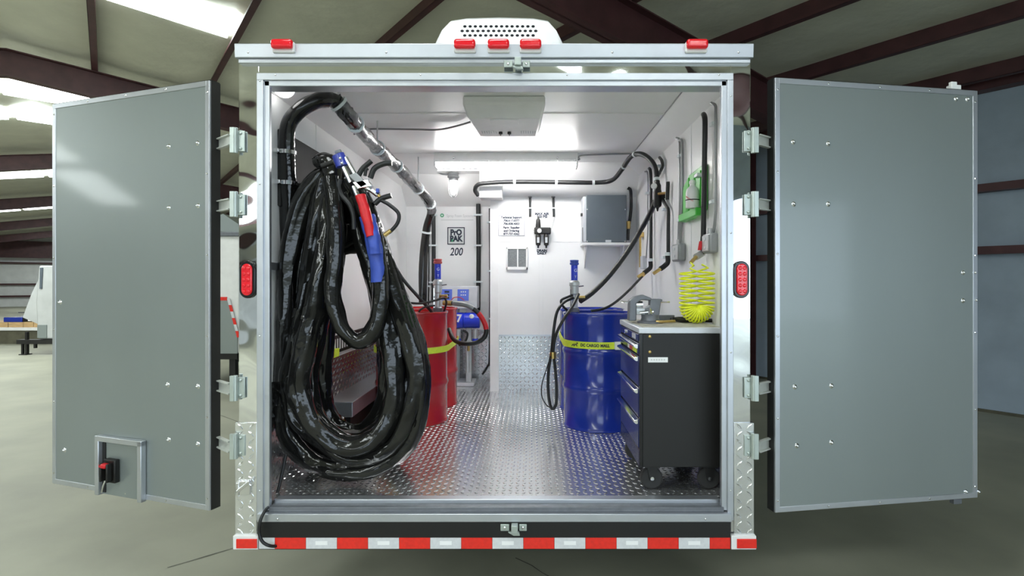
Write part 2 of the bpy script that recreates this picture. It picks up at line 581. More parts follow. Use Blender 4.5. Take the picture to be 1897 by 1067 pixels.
MB().prism([(XL, YR, 2.55), (XL, YR - .4, CZ), (XL, YR, CZ)], (XS - XL, 0, 0)).build('front_cove', M_frp, T, smooth=0)
wl_ = MB().box(XL - .043, XL, Y0 + .06, YR + .05, FZ - .1, CZ + .02).build('side_wall', M_frp, T, smooth=0)
wr_ = MB().box(XR, XR + .043, Y0 + .06, YF + .75, FZ - .1, CZ + .02).build('side_wall', M_frp, T, smooth=0)
fw = MB().box(XS, XR, YF, YF + .05, FZ, CZ).box(XS - .045, XS, YF, YR, FZ, CZ).build('bulkhead', M_frp, T, smooth=0)
rw = MB().box(XL, XS, YR, YR + .05, FZ, CZ).build('bulkhead', M_frp, T, smooth=0)
MB().box(XS - .05, XS + .035, YF - .006, YF, FZ, 2.5).build('corner_trim', M_white, T, smooth=0)
# panel seams on the bulkhead and side walls
for xx in (.075, .115):
    MB().box(xx - .004, xx + .004, YF - .006, YF, 1.14, 1.95).build('seam_strip', M_white, fw, smooth=0)
MB().box(XS + .04, XR, YF - .004, YF, 2.10 - .005, 2.10 + .005).build('seam_strip', M_white, fw, smooth=0)
MB().box(XS + .04, XR, YF - .004, YF, 2.545, 2.556).build('seam_strip', M_white, fw, smooth=0)
for yy in (3.78, 5.0):
    MB().box(XR - .004, XR, yy - .008, yy + .008, FZ, CVZ).build('seam_strip', M_white, wr_, smooth=0)
    MB().box(XL, XL + .004, yy - .008, yy + .008, FZ, CVZ).build('seam_strip', M_white, wl_, smooth=0)
MB().box(XL, XL + .02, Y0 + .1, 3.6, 1.76, 1.80).build('wall_ledge', M_alu, wl_, smooth=0)
# kick plates
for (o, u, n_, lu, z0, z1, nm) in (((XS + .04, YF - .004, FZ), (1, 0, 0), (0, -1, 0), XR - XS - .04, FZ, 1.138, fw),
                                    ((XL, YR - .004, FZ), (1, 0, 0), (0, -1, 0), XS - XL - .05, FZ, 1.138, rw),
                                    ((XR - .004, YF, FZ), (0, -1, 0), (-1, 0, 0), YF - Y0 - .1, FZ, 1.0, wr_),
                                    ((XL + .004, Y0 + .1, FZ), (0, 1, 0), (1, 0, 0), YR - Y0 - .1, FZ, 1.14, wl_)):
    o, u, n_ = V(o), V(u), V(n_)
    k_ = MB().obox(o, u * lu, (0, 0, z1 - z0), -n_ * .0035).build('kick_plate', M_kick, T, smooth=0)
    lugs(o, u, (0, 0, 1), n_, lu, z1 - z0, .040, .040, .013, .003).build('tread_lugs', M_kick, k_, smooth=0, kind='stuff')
for yy, xa, xb in ((YF - .012, XS + .04, XR),):
    MB().box(xa, xb, yy, yy + .01, 1.135, 1.15).build('kick_trim', M_alu, T, smooth=0)
# wheel well box on the left
m_ = MB().box(XL, -1.24, 3.92, 5.25, .755, .85)
ww = m_.build('wheel_well', M_alu, T, bevel=.004)
MB().box(XL, -1.27, 3.97, 5.2, FZ, .755).build('wheel_well_skirt', M_blackp, ww, smooth=0)
MB().box(XL, -1.235, 3.91, 5.26, .85, .862).build('edge_trim', M_alu, ww, bevel=.003)
# outer roof and undercarriage
m_ = MB().box(OXL, OXR, Y0 + .05, YR + .12, CZ + .02, CZ + .05)
m_.build('roof', M_wpaint, T, bevel=.01)
for x in (-1.2, .83):
    MB().box(x - .05, x + .05, Y0 + .14, YR, FZ - .23, FZ - .08).build('chassis_rail', M_blackp, T, smooth=0)
for x in (-1.36, .985):
    for y in (4.35, 5.1):
        m_ = MB().lathe((x - .1, y, .24), [(.13, 0), (.2, 0), (.235, .03), (.24, .06), (.24, .14), (.235, .17), (.2, .2), (.13, .2)], 32, 'x')
        w_ = m_.build('wheel', M_tyre, T)
        MB().lathe((x - .1, y, .24), [(.0, .04), (.05, .03), (.13, .06), (.13, .15), (0, .14)], 20, 'x').build('rim', M_grey, w_)

# rear frame -------------------------------------------------------
def rx(px): return (px - PX) * Y0 / FPX
def rz(py): return CAMZ - (py - PY) * Y0 / FPX


hd = MB().prism([(OXL, Y0 - .045, rz(113)), (OXL, Y0 - .05, rz(88)), (OXL, Y0 - .03, rz(85)), (OXL, Y0 + .06, rz(85)), (OXL, Y0 + .06, rz(113))], (OXR - OXL, 0, 0)).build('top_header', M_alu, T, bevel=.003)
for px in (468, 720, 1132, 1362):
    MB().dome((rx(px), Y0 - .046, rz(104)), (0, -1, 0), .006, .005).build('screw', M_chrome, hd)
MB().box(OXL + .01, OXR - .01, Y0 - .03, Y0 + .02, rz(121), rz(113)).build('drip_rail', M_alu, T, bevel=.003)
MB().box(rx(481), rx(1352), Y0 - .006, Y0 + .05, rz(145), rz(119)).build('polished_band', M_inox, T, smooth=0)
posts = []
for (a, b) in ((443, 481), (1352, 1390)):
    posts.append(MB().box(rx(a), rx(b), Y0 - .006, Y0 + .06, rz(985), rz(119)).build('corner_post', M_inox, T, smooth=0, bevel=.004))
# aluminium door flange and stepped inner jamb
m_ = MB()
m_.box(rx(478), rx(1357), Y0 - .016, Y0 + .03, rz(150), rz(137))
m_.box(rx(478), rx(490), Y0 - .016, Y0 + .03, rz(962), rz(150))
m_.box(rx(1346), rx(1357), Y0 - .016, Y0 + .03, rz(962), rz(150))
flg = m_.build('door_flange', M_alu, T, bevel=.002)
m_ = MB()
m_.box(rx(488), rx(500), Y0 - .004, Y0 + .022, rz(945), rz(150))
m_.box(rx(1336), rx(1347), Y0 - .004, Y0 + .022, rz(945), rz(150))
m_.box(rx(490), rx(1346), Y0 - .004, Y0 + .09, rz(160), rz(149))
m_.box(rx(501), rx(1335), Y0 + .05, Y0 + .10, rz(158), rz(149) + .06)
m_.build('door_jamb', M_alu, T, bevel=.003)
for px, py in ((513, 139), (780, 139), (1050, 139), (1330, 139), (484, 150), (484, 340), (484, 620), (484, 905), (1352, 178), (1352, 430), (1352, 650), (1352, 905)):
    MB().dome((rx(px), Y0 - .016, rz(py + 2)), (0, -1, 0), .005, .004).build('screw', M_chrome, flg)
# sill
sl = MB().box(rx(482), rx(1352), Y0 - .035, Y0 + .04, rz(962), rz(947)).build('sill', M_alu, T, bevel=.003)
MB().box(rx(500), rx(1340), Y0 - .012, Y0 + .055, rz(947), rz(938)).build('sill_channel', M_mgrey, sl, bevel=.003)
MB().box(rx(500), rx(1340), Y0 + .045, Y0 + .10, rz(947), FZ + .006).build('sill_nosing', M_alu, sl, bevel=.004)
for px in (520, 1303):
    MB().dome((rx(px), Y0 - .035, rz(956)), (0, -1, 0), .006, .005).build('screw', M_chrome, sl)
# bumper
bmp = MB().box(rx(484), rx(1350), Y0 - .03, Y0 + .12, rz(1013), rz(962)).build('rear_bumper', M_blackp, T, bevel=.003)
x, k = 485.0, 0
bounds = [485, 514.5] + [514.5 + 56.9 * i for i in range(1, 15)] + [1349]
for i in range(len(bounds) - 1):
    MB().box(rx(bounds[i]) + .0008, rx(bounds[i + 1]) - .0008, Y0 - .0325, Y0 - .029, rz(1011), rz(991)).build('tape_block', M_refl_w if i % 2 == 0 else M_refl_r, bmp, smooth=0)
    if i % 2 == 0 and i > 0:
        cx = (bounds[i] + bounds[i + 1]) / 2
        MB().box(rx(cx - 11), rx(cx + 11), Y0 - .0332, Y0 - .0324, rz(1004), rz(997)).build('tape_mark', M_white, bmp, smooth=0)
for (a, b, c, d) in ((437, 483, 444, 482), (1351, 1397, 1361, 1397)):
    cb = MB().box(rx(a), rx(b), Y0 - .03, Y0 + .1, rz(1013), rz(988)).build('corner_bracket', M_wpaint, T, bevel=.003)
    MB().box(rx(c), rx(d), Y0 - .036, Y0 - .029, rz(1010), rz(993)).build('reflector', M_refl_r, cb, bevel=.002)
# diamond plate corner guards
for (a, b) in ((438, 478), (1358, 1395)):
    g = MB().box(rx(a), rx(b), Y0 - .014, Y0 + .06, rz(989), rz(782)).build('tread_corner_guard', M_tread, T, bevel=.002)
    lg = lugs((rx(a), Y0 - .014, rz(989)), (1, 0, 0), (0, 0, 1), (0, -1, 0), rx(b) - rx(a), rz(782) - rz(989), .0365, .042, .012, .0035)
    lg.build('tread_lugs', M_tread, g, smooth=0, kind='stuff')
# marker lights
for i, px in enumerate((534, 864, 925, 983, 1284)):
    b_ = MB().box(rx(px - 20), rx(px + 20), Y0 - .062, Y0 - .04, rz(106), rz(86)).build('marker_light', M_white, T, bevel=.008, seg=3)
    MB().box(rx(px - 19.5), rx(px + 19.5), Y0 - .088, Y0 - .056, rz(101), rz(84)).build('lens', M_lens, b_, bevel=.014, seg=4)


def stadium(cx, cz, hw, hh, n=10):
    pts = []
    for k in range(n + 1):
        a = PI * k / n
        pts.append((cx + hw * math.cos(a), cz + hh - hw + hw * math.sin(a)))
    for k in range(n + 1):
        a = PI + PI * k / n
        pts.append((cx + hw * math.cos(a), cz - hh + hw + hw * math.sin(a)))
    return pts


# oval tail lights
for px in (462, 1371):
    ring = MB().prism([(x, Y0 - .006, z) for x, z in stadium(rx(px), rz(518), .041, .094)], (0, -.016, 0)).build('tail_light', M_blackg, T, bevel=.004)
    MB().prism([(x, Y0 - .02, z) for x, z in stadium(rx(px), rz(518), .027, .080)], (0, -.012, 0)).build('lens', M_lens, ring, bevel=.005)
    m_ = MB()
    for k in range(5):
        for s_ in (-1, 1):
            m_.dome((rx(px) + s_ * .011, Y0 - .032, rz(518) + (k - 2) * .029), (0, -1, 0), .010, .005, 8, 2)
    m_.build('lens_facets', M_lens, ring)
# latch keepers, top and bottom
def keeper(px, py, s_):
    k_ = MB()
    k_.box(rx(px - 26), rx(px - 10), Y0 - .042, Y0 - .034, rz(py + 6), rz(py - 6))
    k_.box(rx(px + 8), rx(px + 22), Y0 - .042, Y0 - .034, rz(py + 6), rz(py - 6))
    k_.prism([(rx(px - 12), Y0 - .04, rz(py + 6)), (rx(px + 8), Y0 - .04, rz(py + 6)), (rx(px + 10), Y0 - .04, rz(py + 12 * s_)), (rx(px - 2), Y0 - .04, rz(py + 12 * s_))], (0, -.02, 0))
    k_.box(rx(px - 6), rx(px + 6), Y0 - .075, Y0 - .034, rz(py + 6), rz(py - 8))
    k_ = k_.build('latch_keeper', M_zinc, T, bevel=.002)
    for dx in (-18, 15):
        MB().dome((rx(px + dx), Y0 - .042, rz(py)), (0, -1, 0), .008, .005).build('bolt', M_chrome, k_)


keeper(960, 124, 1)
keeper(954, 971, 1)
# door hold-back latch on the left corner guard
m_ = MB().box(rx(444), rx(468), Y0 - .03, Y0 - .014, rz(913), rz(888))
m_.cyl((rx(447), Y0 - .04, rz(905)), (rx(470), Y0 - .04, rz(886)), .008)
m_.cyl((rx(446), Y0 - .03, rz(890)), (rx(446), Y0 - .03, rz(912)), .010)
m_.build('door_holder', M_chrome, T, bevel=.002)


# doors -----------------------------------------------------------
def make_door(A, Bp, z0, z1, thick, hz, bolts, side):
    """A hinge edge, Bp free edge (plan points of the inner face)"""
    A, Bp = V((*A, 0)), V((*Bp, 0))
    u = (Bp - A).normalized()
    W = (Bp - A).length
    nrm = V((u.y, -u.x, 0))
    if nrm.y > 0:
        nrm = -nrm
    Z = V((0, 0, 1))
    P = lambda a, z, d=0: A + u * a + Z * z + nrm * d
    d = MB().obox(P(.004, z0 + .004, -thick), u * (W - .008), Z * (z1 - z0 - .008), nrm * (thick - .002)).build('rear_door', M_galv, T, smooth=0)
    MB().obox(P(0, z0, -thick - .003), u * .028, Z * (z1 - z0), nrm * (thick + .004)).build('hinge_stile', M_alu, d, bevel=.002)
    MB().obox(P(-.003, z0, -thick - .004), u * .003, Z * (z1 - z0), nrm * (thick - .006)).build('edge_seal', M_blackp, d, smooth=0)
    MB().obox(P(W - .028, z0, -thick - .003), u * .028, Z * (z1 - z0), nrm * (thick + .004)).build('free_stile', M_alu, d, bevel=.002)
    MB().obox(P(.02, z1 - .028, -thick - .002), u * (W - .04), Z * .028, nrm * (thick + .0035)).build('top_rail', M_alu, d, bevel=.002)
    MB().obox(P(.02, z0, -thick - .002), u * (W - .04), Z * .028, nrm * (thick + .0035)).build('bottom_rail', M_alu, d, bevel=.002)
    MB().obox(P(.0, z1, -thick - .003), u * W, Z * .006, nrm * (thick - .006)).build('top_seal', M_blackp, d, smooth=0)
    b0 = None
    for (a, z) in bolts:
        if b0 is None:
            m_ = MB().dome(P(a, z, -.002), nrm, .013, .004, 12, 2)
            m_.dome(P(a, z, .001), nrm, .008, .009, 10, 3)
            b0 = m_.build('bolt', M_chrome, d)
            off = WLOC[b0.name] - P(a, z)
        else:
            dup(b0, P(a, z) + off, d)
    s0 = None
    scr = [(.014, z0 + .06 + k * (z1 - z0 - .12) / 5) for k in range(6)] + [(W - .014, z0 + .06 + k * (z1 - z0 - .12) / 5) for k in range(6)]
    scr += [(W * k / 4, z) for k in (1, 2, 3) for z in (z0 + .014, z1 - .014)]
    for (a, z) in scr:
        if s0 is None:
            s0 = MB().dome(P(a, z, .001), nrm, .006, .004, 8, 2).build('screw', M_chrome, d)
            off2 = WLOC[s0.name] - P(a, z)
        else:
            dup(s0, P(a, z) + off2, d)
    ex = OXL if side < 0 else OXR
    s_ = side
    for z in hz:
        m_ = MB()
        # plate on the post, knuckle plate and the arm to the door
        x0, x1 = ex - s_ * .038, ex + s_ * .010
        m_.box(min(x0, x1), max(x0, x1), Y0 - .022, Y0 - .012, z - .052, z + .052)
        x0, x1 = ex + s_ * .004, ex + s_ * .026
        m_.box(min(x0, x1), max(x0, x1), Y0 - .045, Y0 - .032, z - .064, z + .064)
        m_.cyl((ex + s_ * .004, Y0 - .03, z - .064), (ex + s_ * .004, Y0 - .03, z + .064), .012)
        for dz in (-.038, .038):
            m_.dome((ex - s_ * .018, Y0 - .022, z + dz), (0, -1, 0), .009, .008)
        h = m_.build('hinge', M_zinc, d, bevel=.002)
        m_ = MB()
        p = V((ex + s_ * .028, Y0 - .037, z))
        q = P(.03, 0, -thick - .006)
        q.z = z
        w = (q - p)
        m_.obox(p + V((0, 0, -.028)), w, (0, 0, .056), V((0, .008, 0)))
        m_.obox(p + V((0, 0, .022)), w, (0, 0, .006), V((0, -.018, 0)))
        m_.obox(p + V((0, 0, -.028)), w, (0, 0, .006), V((0, -.018, 0)))
        m_.build('hinge_arm', M_armw, d, smooth=0)
    return d, P, u, nrm, W


HZ = [rz(263), rz(380), rz(717), rz(823)]
# left door
LA, LB = (-1.632, 2.869), (-2.757, 3.26)
def on_line(px, py, A, Bp):
    """(distance along the door, height) of the pixel's ray on the door plane"""
    k = (px - PX) / FPX
    ax, ay, bx, by = A[0], A[1], Bp[0], Bp[1]
    t = (k * ay - ax) / ((bx - ax) - k * (by - ay))
    Y = ay + t * (by - ay)
    return t * math.hypot(bx - ax, by - ay), CAMZ - (py - PY) * Y / FPX


bl = [on_line(px, py, LA, LB) for px, py in ((312, 271), (365, 265), (312, 385), (366, 381), (310, 713), (366, 716), (312, 815), (366, 823), (111, 560), (119, 834))]
door_l, PL, ul, nl, WL_ = make_door(LA, LB, .535, 2.715, .06, HZ, bl, -1)
# latch pocket cut-out of the left door
a0, _ = on_line(266, 820, LA, LB)
a1, _ = on_line(190, 820, LA, LB)
zt = on_line(228, 820, LA, LB)[1]
Zv = V((0, 0, 1))
MB().obox(PL(a0, .53, 0), ul * (a1 - a0), Zv * (zt - .53), nl * .004).build('latch_panel', M_galv, door_l, smooth=0)
MB().obox(PL(a0 - .02, .528, 0), ul * .03, Zv * (zt - .50), nl * .03).build('pocket_trim', M_alu, door_l, bevel=.003)
MB().obox(PL(a1 - .01, .528, 0), ul * .03, Zv * (zt - .50), nl * .03).build('pocket_trim', M_alu, door_l, bevel=.003)
MB().obox(PL(a0 - .02, zt, 0), ul * (a1 - a0 + .04), Zv * .03, nl * .03).build('pocket_trim', M_alu, door_l, bevel=.003)
MB().obox(PL(a1 - .035, .54, .004), ul * .025, Zv * (zt - .55), nl * .004).build('pocket_shadow_gap', M_blackp, door_l, smooth=0)
la, lz = on_line(212, 870, LA, LB)
lt = MB().obox(PL(la - .05, lz - .06, .004), ul * .085, Zv * .125, nl * .03)
lt.obox(PL(la - .035, lz - .05, .034), ul * .012, Zv * .10, nl * .03)
lt.obox(PL(la + .015, lz - .05, .034), ul * .012, Zv * .10, nl * .03)
lt = lt.build('latch_body', M_blackp, door_l, bevel=.005)
MB().obox(PL(la - .015, lz + .022, .034), ul * .05, Zv * .026, nl * .03).build('release_button', M_tapered, door_l, bevel=.008)
MB().tube([PL(la + .02, lz - .05, .035), PL(la + .03, lz - .08, .04), PL(la + .055, lz - .12, .03)], .004).build('release_cable', M_chrome, door_l)
# right door
RA, RB = (1.222, 2.845), (2.395, 3.045)
br = [on_line(px, py, RA, RB) for px, py in ((1470, 263), (1535, 266), (1471, 378), (1535, 378), (1473, 717), (1541, 715), (1477, 826), (1541, 820),
                                             (1772, 183), (1793, 184), (1785, 505), (1806, 505), (1785, 557), (1808, 556), (1790, 911), (1813, 911))]
door_r, PR, ur, nr, WR_ = make_door(RA, RB, .535, 2.72, .06, HZ, br, 1)
m_ = MB().obox(PR(WR_ - .15, 2.72, -.045), ur * .06, Zv * .03, nr * .035)
m_.obox(PR(WR_ - .14, 2.75, -.04), ur * .035, Zv * .02, nr * .02)
m_.build('cam_latch', M_white, door_r, bevel=.003)
MB().obox(PR(WR_ - .13, .50, -.045), ur * .05, Zv * .035, nr * .03).build('cam_latch', M_mgrey, door_r, bevel=.003)

# ================================================================== CEILING AND ROOF UNITS
# roof air conditioner (outside)
RZT = CZ + .05
ac = thing('roof_air_conditioner', (-.19, 3.85, RZT), 'white rooftop air conditioner shroud with three rows of dark vent holes', 'air conditioner')


def ac_ring(y, k, zt, hw):
    """cross-section (XZ) of the shroud"""
    pts = [(-hw, 0.02), (-hw, .10), (-hw * .97, .12), (-hw * .93, .19), (-hw * .84, .27), (-hw * .72, .325), (-hw * .5, .34), (0, .345)]
    pts = pts + [(-a, b) for a, b in pts[-2::-1]]
    return [V((-.19 + a * k, y, RZT + .015 + b * zt)) for a, b in pts]


rings = [ac_ring(3.27, .97, .28, .402), ac_ring(3.30, .985, .90, .402), ac_ring(3.36, .99, 1.0, .402), ac_ring(3.5, 1, 1.02, .402), ac_ring(3.9, 1, 1.04, .402), ac_ring(4.25, .98, .97, .402), ac_ring(4.4, .9, .5, .402)]
m_ = MB()
nn = len(rings[0])
vs = [p for r_ in rings for p in r_]
fs = [(i * nn + k, i * nn + k + 1, (i + 1) * nn + k + 1, (i + 1) * nn + k) for i in range(len(rings) - 1) for k in range(nn - 1)]
fs = [f[::-1] for f in fs]
fs.append(list(range(nn)))
fs.append([(len(rings) - 1) * nn + k for k in range(nn - 1, -1, -1)])
m_.add(vs, fs)
shroud = m_.build('shroud', M_white, ac, smooth=50)
MB().box(-.555, .175, 3.3, 4.38, RZT, RZT + .04).build('base_pan', M_blackp, ac, smooth=0)
# vent holes on the rear face of the shroud
m_ = MB()
for row, (zz, cnt) in enumerate(((.262, 14), (.234, 15), (.206, 14))):
    for i in range(cnt):
        xx = -.19 + (i - (cnt - 1) / 2) * .0305
        zc = RZT + .015 + zz
        # depth of the shroud face at this height
        yy = 3.27 + (zz - .097) / .213 * .03 + .0105
        ell = [(xx + .010 * math.cos(a), yy - .012, zc + .0075 * math.sin(a)) for a in [2 * PI * k / 12 for k in range(12)]]
        m_.prism(ell, (0, .03, 0))
m_.build('vent_holes', M_hole, ac, kind='stuff', smooth=0)

# inside air conditioner ceiling assembly
aci = thing('ceiling_air_conditioner', (-.22, 3.8, CZ - .12), 'white air conditioner housing on the trailer ceiling with louvres and two dark knobs', 'air conditioner')
c0 = [(-.43, 3.52), (.085, 3.52), (.06, 4.08), (-.40, 4.08)]
m_ = MB()
lo = [V((x, y, CZ - .015)) for x, y in c0]
mid = [V((x, y, CZ - .05)) for x, y in c0]
bot = [V((-.405, 3.60, CZ - .12)), V((.06, 3.60, CZ - .12)), V((.035, 4.06, CZ - .12)), V((-.375, 4.06, CZ - .12))]
top = [V((x, y, CZ)) for x, y in c0]
m_.add(top + mid + bot, [(0, 1, 2, 3), (0, 4, 5, 1), (1, 5, 6, 2), (2, 6, 7, 3), (3, 7, 4, 0), (4, 8, 9, 5), (5, 9, 10, 6), (6, 10, 11, 7), (7, 11, 8, 4), (11, 10, 9, 8)])
hs = m_.build('housing', M_white, aci, bevel=.012, seg=3, smooth=40)
MB().box(-.265, -.085, 3.62, 3.72, CZ - .126, CZ - .119).build('filter_door', M_white, aci, bevel=.002)
for k in list(range(7)):
    for xx in (-.345, -.075):
        MB().box(xx + k * .016, xx + k * .016 + .006, 3.90, 3.955, CZ - .123, CZ - .119).build('louvre_slot', M_grey, aci, smooth=0)
for xx in (-.215, -.155):
    m_ = MB().lathe((xx, 3.925, CZ - .135), [(.0, 0), (.013, 0), (.013, .016)], 14)
    m_.box(xx - .003, xx + .003, 3.91, 3.94, CZ - .142, CZ - .13)
    m_.build('knob', M_blackp, aci)

# strip light with wire guard
sl_y = 5.12
fx = thing('strip_light', (-.45, sl_y, CZ - .12), 'long white fluorescent strip light behind a wire guard on the trailer ceiling', 'light')
xa, xb = at(805, 290, sl_y).x, at(1070, 290, sl_y).x
MB().box(xa, xb, sl_y - .04, sl_y + .10, CZ - .085, CZ).build('housing', M_white, fx, bevel=.004)
for yy in (-.01, .06):
    MB().cyl((xa + .02, sl_y + yy, CZ - .105), (xb - .02, sl_y + yy, CZ - .105), .014, n=12).build('tube', M_tube, fx)
for xx in (xa, xb - .015):
    MB().box(xx, xx + .015, sl_y - .045, sl_y + .105, CZ - .125, CZ - .05).build('end_cap', M_white, fx, bevel=.003)
m_ = MB()
for k in range(25):
    x = xa + .03 + (xb - xa - .06) * k / 24
    m_.tube(spline([(x, sl_y - .055, CZ - .07), (x, sl_y - .045, CZ - .125), (x, sl_y + .03, CZ - .15), (x, sl_y + .105, CZ - .125), (x, sl_y + .115, CZ - .07)], 3), .0016, 4)
for yy, zz in ((-.055, .07), (-.045, .125), (.03, .15), (.105, .125), (.115, .07)):
    m_.cyl((xa + .02, sl_y + yy, CZ - zz), (xb - .02, sl_y + yy, CZ - zz), .002, n=4)
m_.build('wire_guard', M_white, fx)
for px in (840, 1033):
    MB().dome((at(px, 290, sl_y - .045).x, sl_y - .041, CZ - .05), (0, -1, 0), .011, .006).build('bolt', M_chrome, fx)
m_ = MB().tube(spline([(xb, sl_y + .03, CZ - .05), (xb + .02, sl_y + .02, CZ - .05), (xb + .03, sl_y, CZ - .02), (.7, sl_y - .02, CZ - .012), (.9, sl_y - .03, CZ - .012)], 4), .007, 8)
m_.build('feed_conduit', M_conduit, fx)

# jar lamp
jy = 6.05
jp = at(840, 318, jy)
jl = thing('jar_lamp', jp, 'caged glass jar lamp with grey cast cap hanging near the front of the trailer', 'light')
s_ = jy / FPX
MB().lathe(jp, [(.04, 0), (.055, -.005), (.055, -.045), (.062, -.05), (.062, -.065), (.05, -.07), (.05, -.095), (0, -.095)], 24).build('cap', M_conduit, jl)
MB().lathe(jp, [(.042, -.09), (.045, -.12), (.045, -.20), (.036, -.235), (.018, -.252), (0, -.255)], 20).build('glass_jar', M_clear, jl)
MB().lathe(jp, [(.018, -.09), (.022, -.12), (.030, -.16), (.022, -.20), (0, -.215)], 14).build('bulb', M_jar, jl)
m_ = MB()
for k in range(8):
    a = 2 * PI * k / 8
    c_, d_ = math.cos(a), math.sin(a)
    m_.tube([jp + V((c_ * r_, d_ * r_, h)) for r_, h in ((.052, -.09), (.053, -.2), (.044, -.245), (.02, -.27), (0, -.275))], .0022, 4)
for h in (-.13, -.17, -.21):
    m_.tube([jp + V((.053 * math.cos(a), .053 * math.sin(a), h)) for a in [2 * PI * k / 16 for k in range(16)]], .002, 4, closed=True)
m_.build('cage', M_conduit, jl)
MB().tube(spline([jp + V((-.055, 0, -.03)), jp + V((-.12, 0, -.025)), jp + V((-.25, 0, 0)), at(700, 321, jy)], 5), .009, 8).build('feed_conduit', M_conduit, jl)
MB().box(jp.x - .03, jp.x + .03, jp.y - .02, jp.y + .22, jp.z, jp.z + .02).build('mount', M_grey, jl, bevel=.003)

# dome lamp in the cove by the rear door
dp = V((XL + .06, 3.14, 2.782))
dn = V((.59, 0, -.80)).normalized()
dm = thing('dome_lamp', dp, 'small round white dome lamp on the sloping cove above the hose', 'light')
MB().dome(dp, dn, .072, .025, 24, 4).build('base', M_white, dm)
MB().dome(dp + dn * .01, dn, .058, .06, 24, 6).build('lens', M_dome, dm)
# ceiling conduit running to the air conditioner
cc = MB().tube(spline([(XL + .1, 4.26, 2.80), (XL + .2, 4.26, CZ - .012), (-.9, 4.26, CZ - .012), (-.7, 4.24, CZ - .02), (-.55, 4.16, CZ - .014), (-.40, 4.0, CZ - .02)], 6), .007, 8)
cc.build('ceiling_conduit', M_conduit, label='thin grey conduit crossing the ceiling to the air conditioner housing', cat='conduit')

# white duct box at the bulkhead step
q0, q1 = at(888, 342, 5.58), at(930, 366, 5.58)
MB().box(q0.x, q1.x, 5.58, YF, q1.z, CZ - .02).build('junction_box', M_white, bevel=.004, label='white square junction box below the ceiling where the two bulkheads meet', cat='box')


# ================================================================== DRUMS
def drum(x, y, m, label, bung=None):
    h, r = .88, .284
    t = thing('steel_drum', (x, y, FZ + .0024), label, 'drum', 'steel drums')
    z0 = FZ + .0024
    prof = [(.0, .012), (r - .012, .012), (r - .012, 0), (r + .006, 0), (r + .008, .008), (r + .004, .018), (r, .024)]
    for zc in (.31, .585):
        prof += [(r, zc - .030), (r + .006, zc - .018), (r + .011, zc), (r + .006, zc + .018), (r, zc + .030)]
    prof += [(r, h - .024), (r + .004, h - .018), (r + .008, h - .008), (r + .006, h), (r - .012, h), (r - .012, h - .018), (r - .03, h - .014), (.12, h - .016), (0, h - .016)]
    MB().lathe((x, y, z0), prof, 56).build('body', m, t, smooth=50)
    for (bx, by, br) in ((-.19, .08, .035), (.2, -.06, .02)):
        MB().lathe((x + bx, y + by, z0 + h - .016), [(br, 0), (br, .012), (br * .6, .014), (0, .014)], 18).build('bung', m, t)
    return t


RD = [(-.975, 4.62), (-.975, 5.216)]
BD = [(.537, 4.48), (.537, 5.076)]
d_r = drum(*RD[0], M_red, 'red steel drum holding the red-capped stick pump, behind the hanging hose')
drum(*RD[1], M_red, 'red steel drum beside the spray machine, behind the other red one')
d_b = drum(*BD[0], M_blue, 'blue steel drum with the blue-capped stick pump, beside the black tool chest')
drum(*BD[1], M_blue, 'blue steel drum by the front bulkhead, behind the other blue one')
# paper label on the red drum
m_ = MB()
a0, a1 = math.radians(-100), math.radians(-74)
vs = []
for k in range(9):
    a = a0 + (a1 - a0) * k / 8
    for z in (1.30, 1.42):
        vs.append((RD[0][0] + .2885 * math.cos(a), RD[0][1] + .2885 * math.sin(a), z))
m_.add(vs, [(2 * k, 2 * k + 2, 2 * k + 3, 2 * k + 1) for k in range(8)])
m_.build('paper_label', M_white, d_r)
text_mb('A', .05, None, RX, UZ, NY, fn=lambda x, y, z: V((RD[0][0] + (.2892 + z) * math.cos(math.radians(-79) + x / .29), RD[0][1] + (.2892 + z) * math.sin(math.radians(-79) + x / .29), 1.365 + y))).build('lettering', M_ink, d_r, smooth=0)


def strap(cs, z, m, label, grp, w=.022, dz=0, r=.2865):
    """webbing looped around two drums standing one behind the other"""
    (xa_, ya), (xb_, yb) = cs
    pts = []
    for k in range(25):
        a = PI + PI * k / 24
        pts.append(V((xa_ + r * math.cos(a), ya + r * math.sin(a), z)))
    for k in range(25):
        a = PI * k / 24
        pts.append(V((xb_ + r * math.cos(a), yb + r * math.sin(a), z + dz)))
    mb = MB()
    n = len(pts)
    cen = V(((xa_ + xb_) / 2, (ya + yb) / 2, z))
    vs = []
    for p in pts:
        d = V((p.x - xa_, p.y - (ya if p.y < ya else (yb if p.y > yb else p.y)), 0)).normalized()
        vs += [p + V((0, 0, -w)), p + V((0, 0, w)), p + d * .004 + V((0, 0, w)), p + d * .004 + V((0, 0, -w))]
    fs = []
    for i in range(n):
        j = (i + 1) % n
        for k in range(4):
            l = (k + 1) % 4
            fs.append((4 * i + k, 4 * j + k, 4 * j + l, 4 * i + l))
    mb.add(vs, fs)
    t = thing('cargo_strap', (cen.x, cen.y, z - w), label, 'strap', grp)
    mb.build('webbing', m, t, smooth=40)
    return t


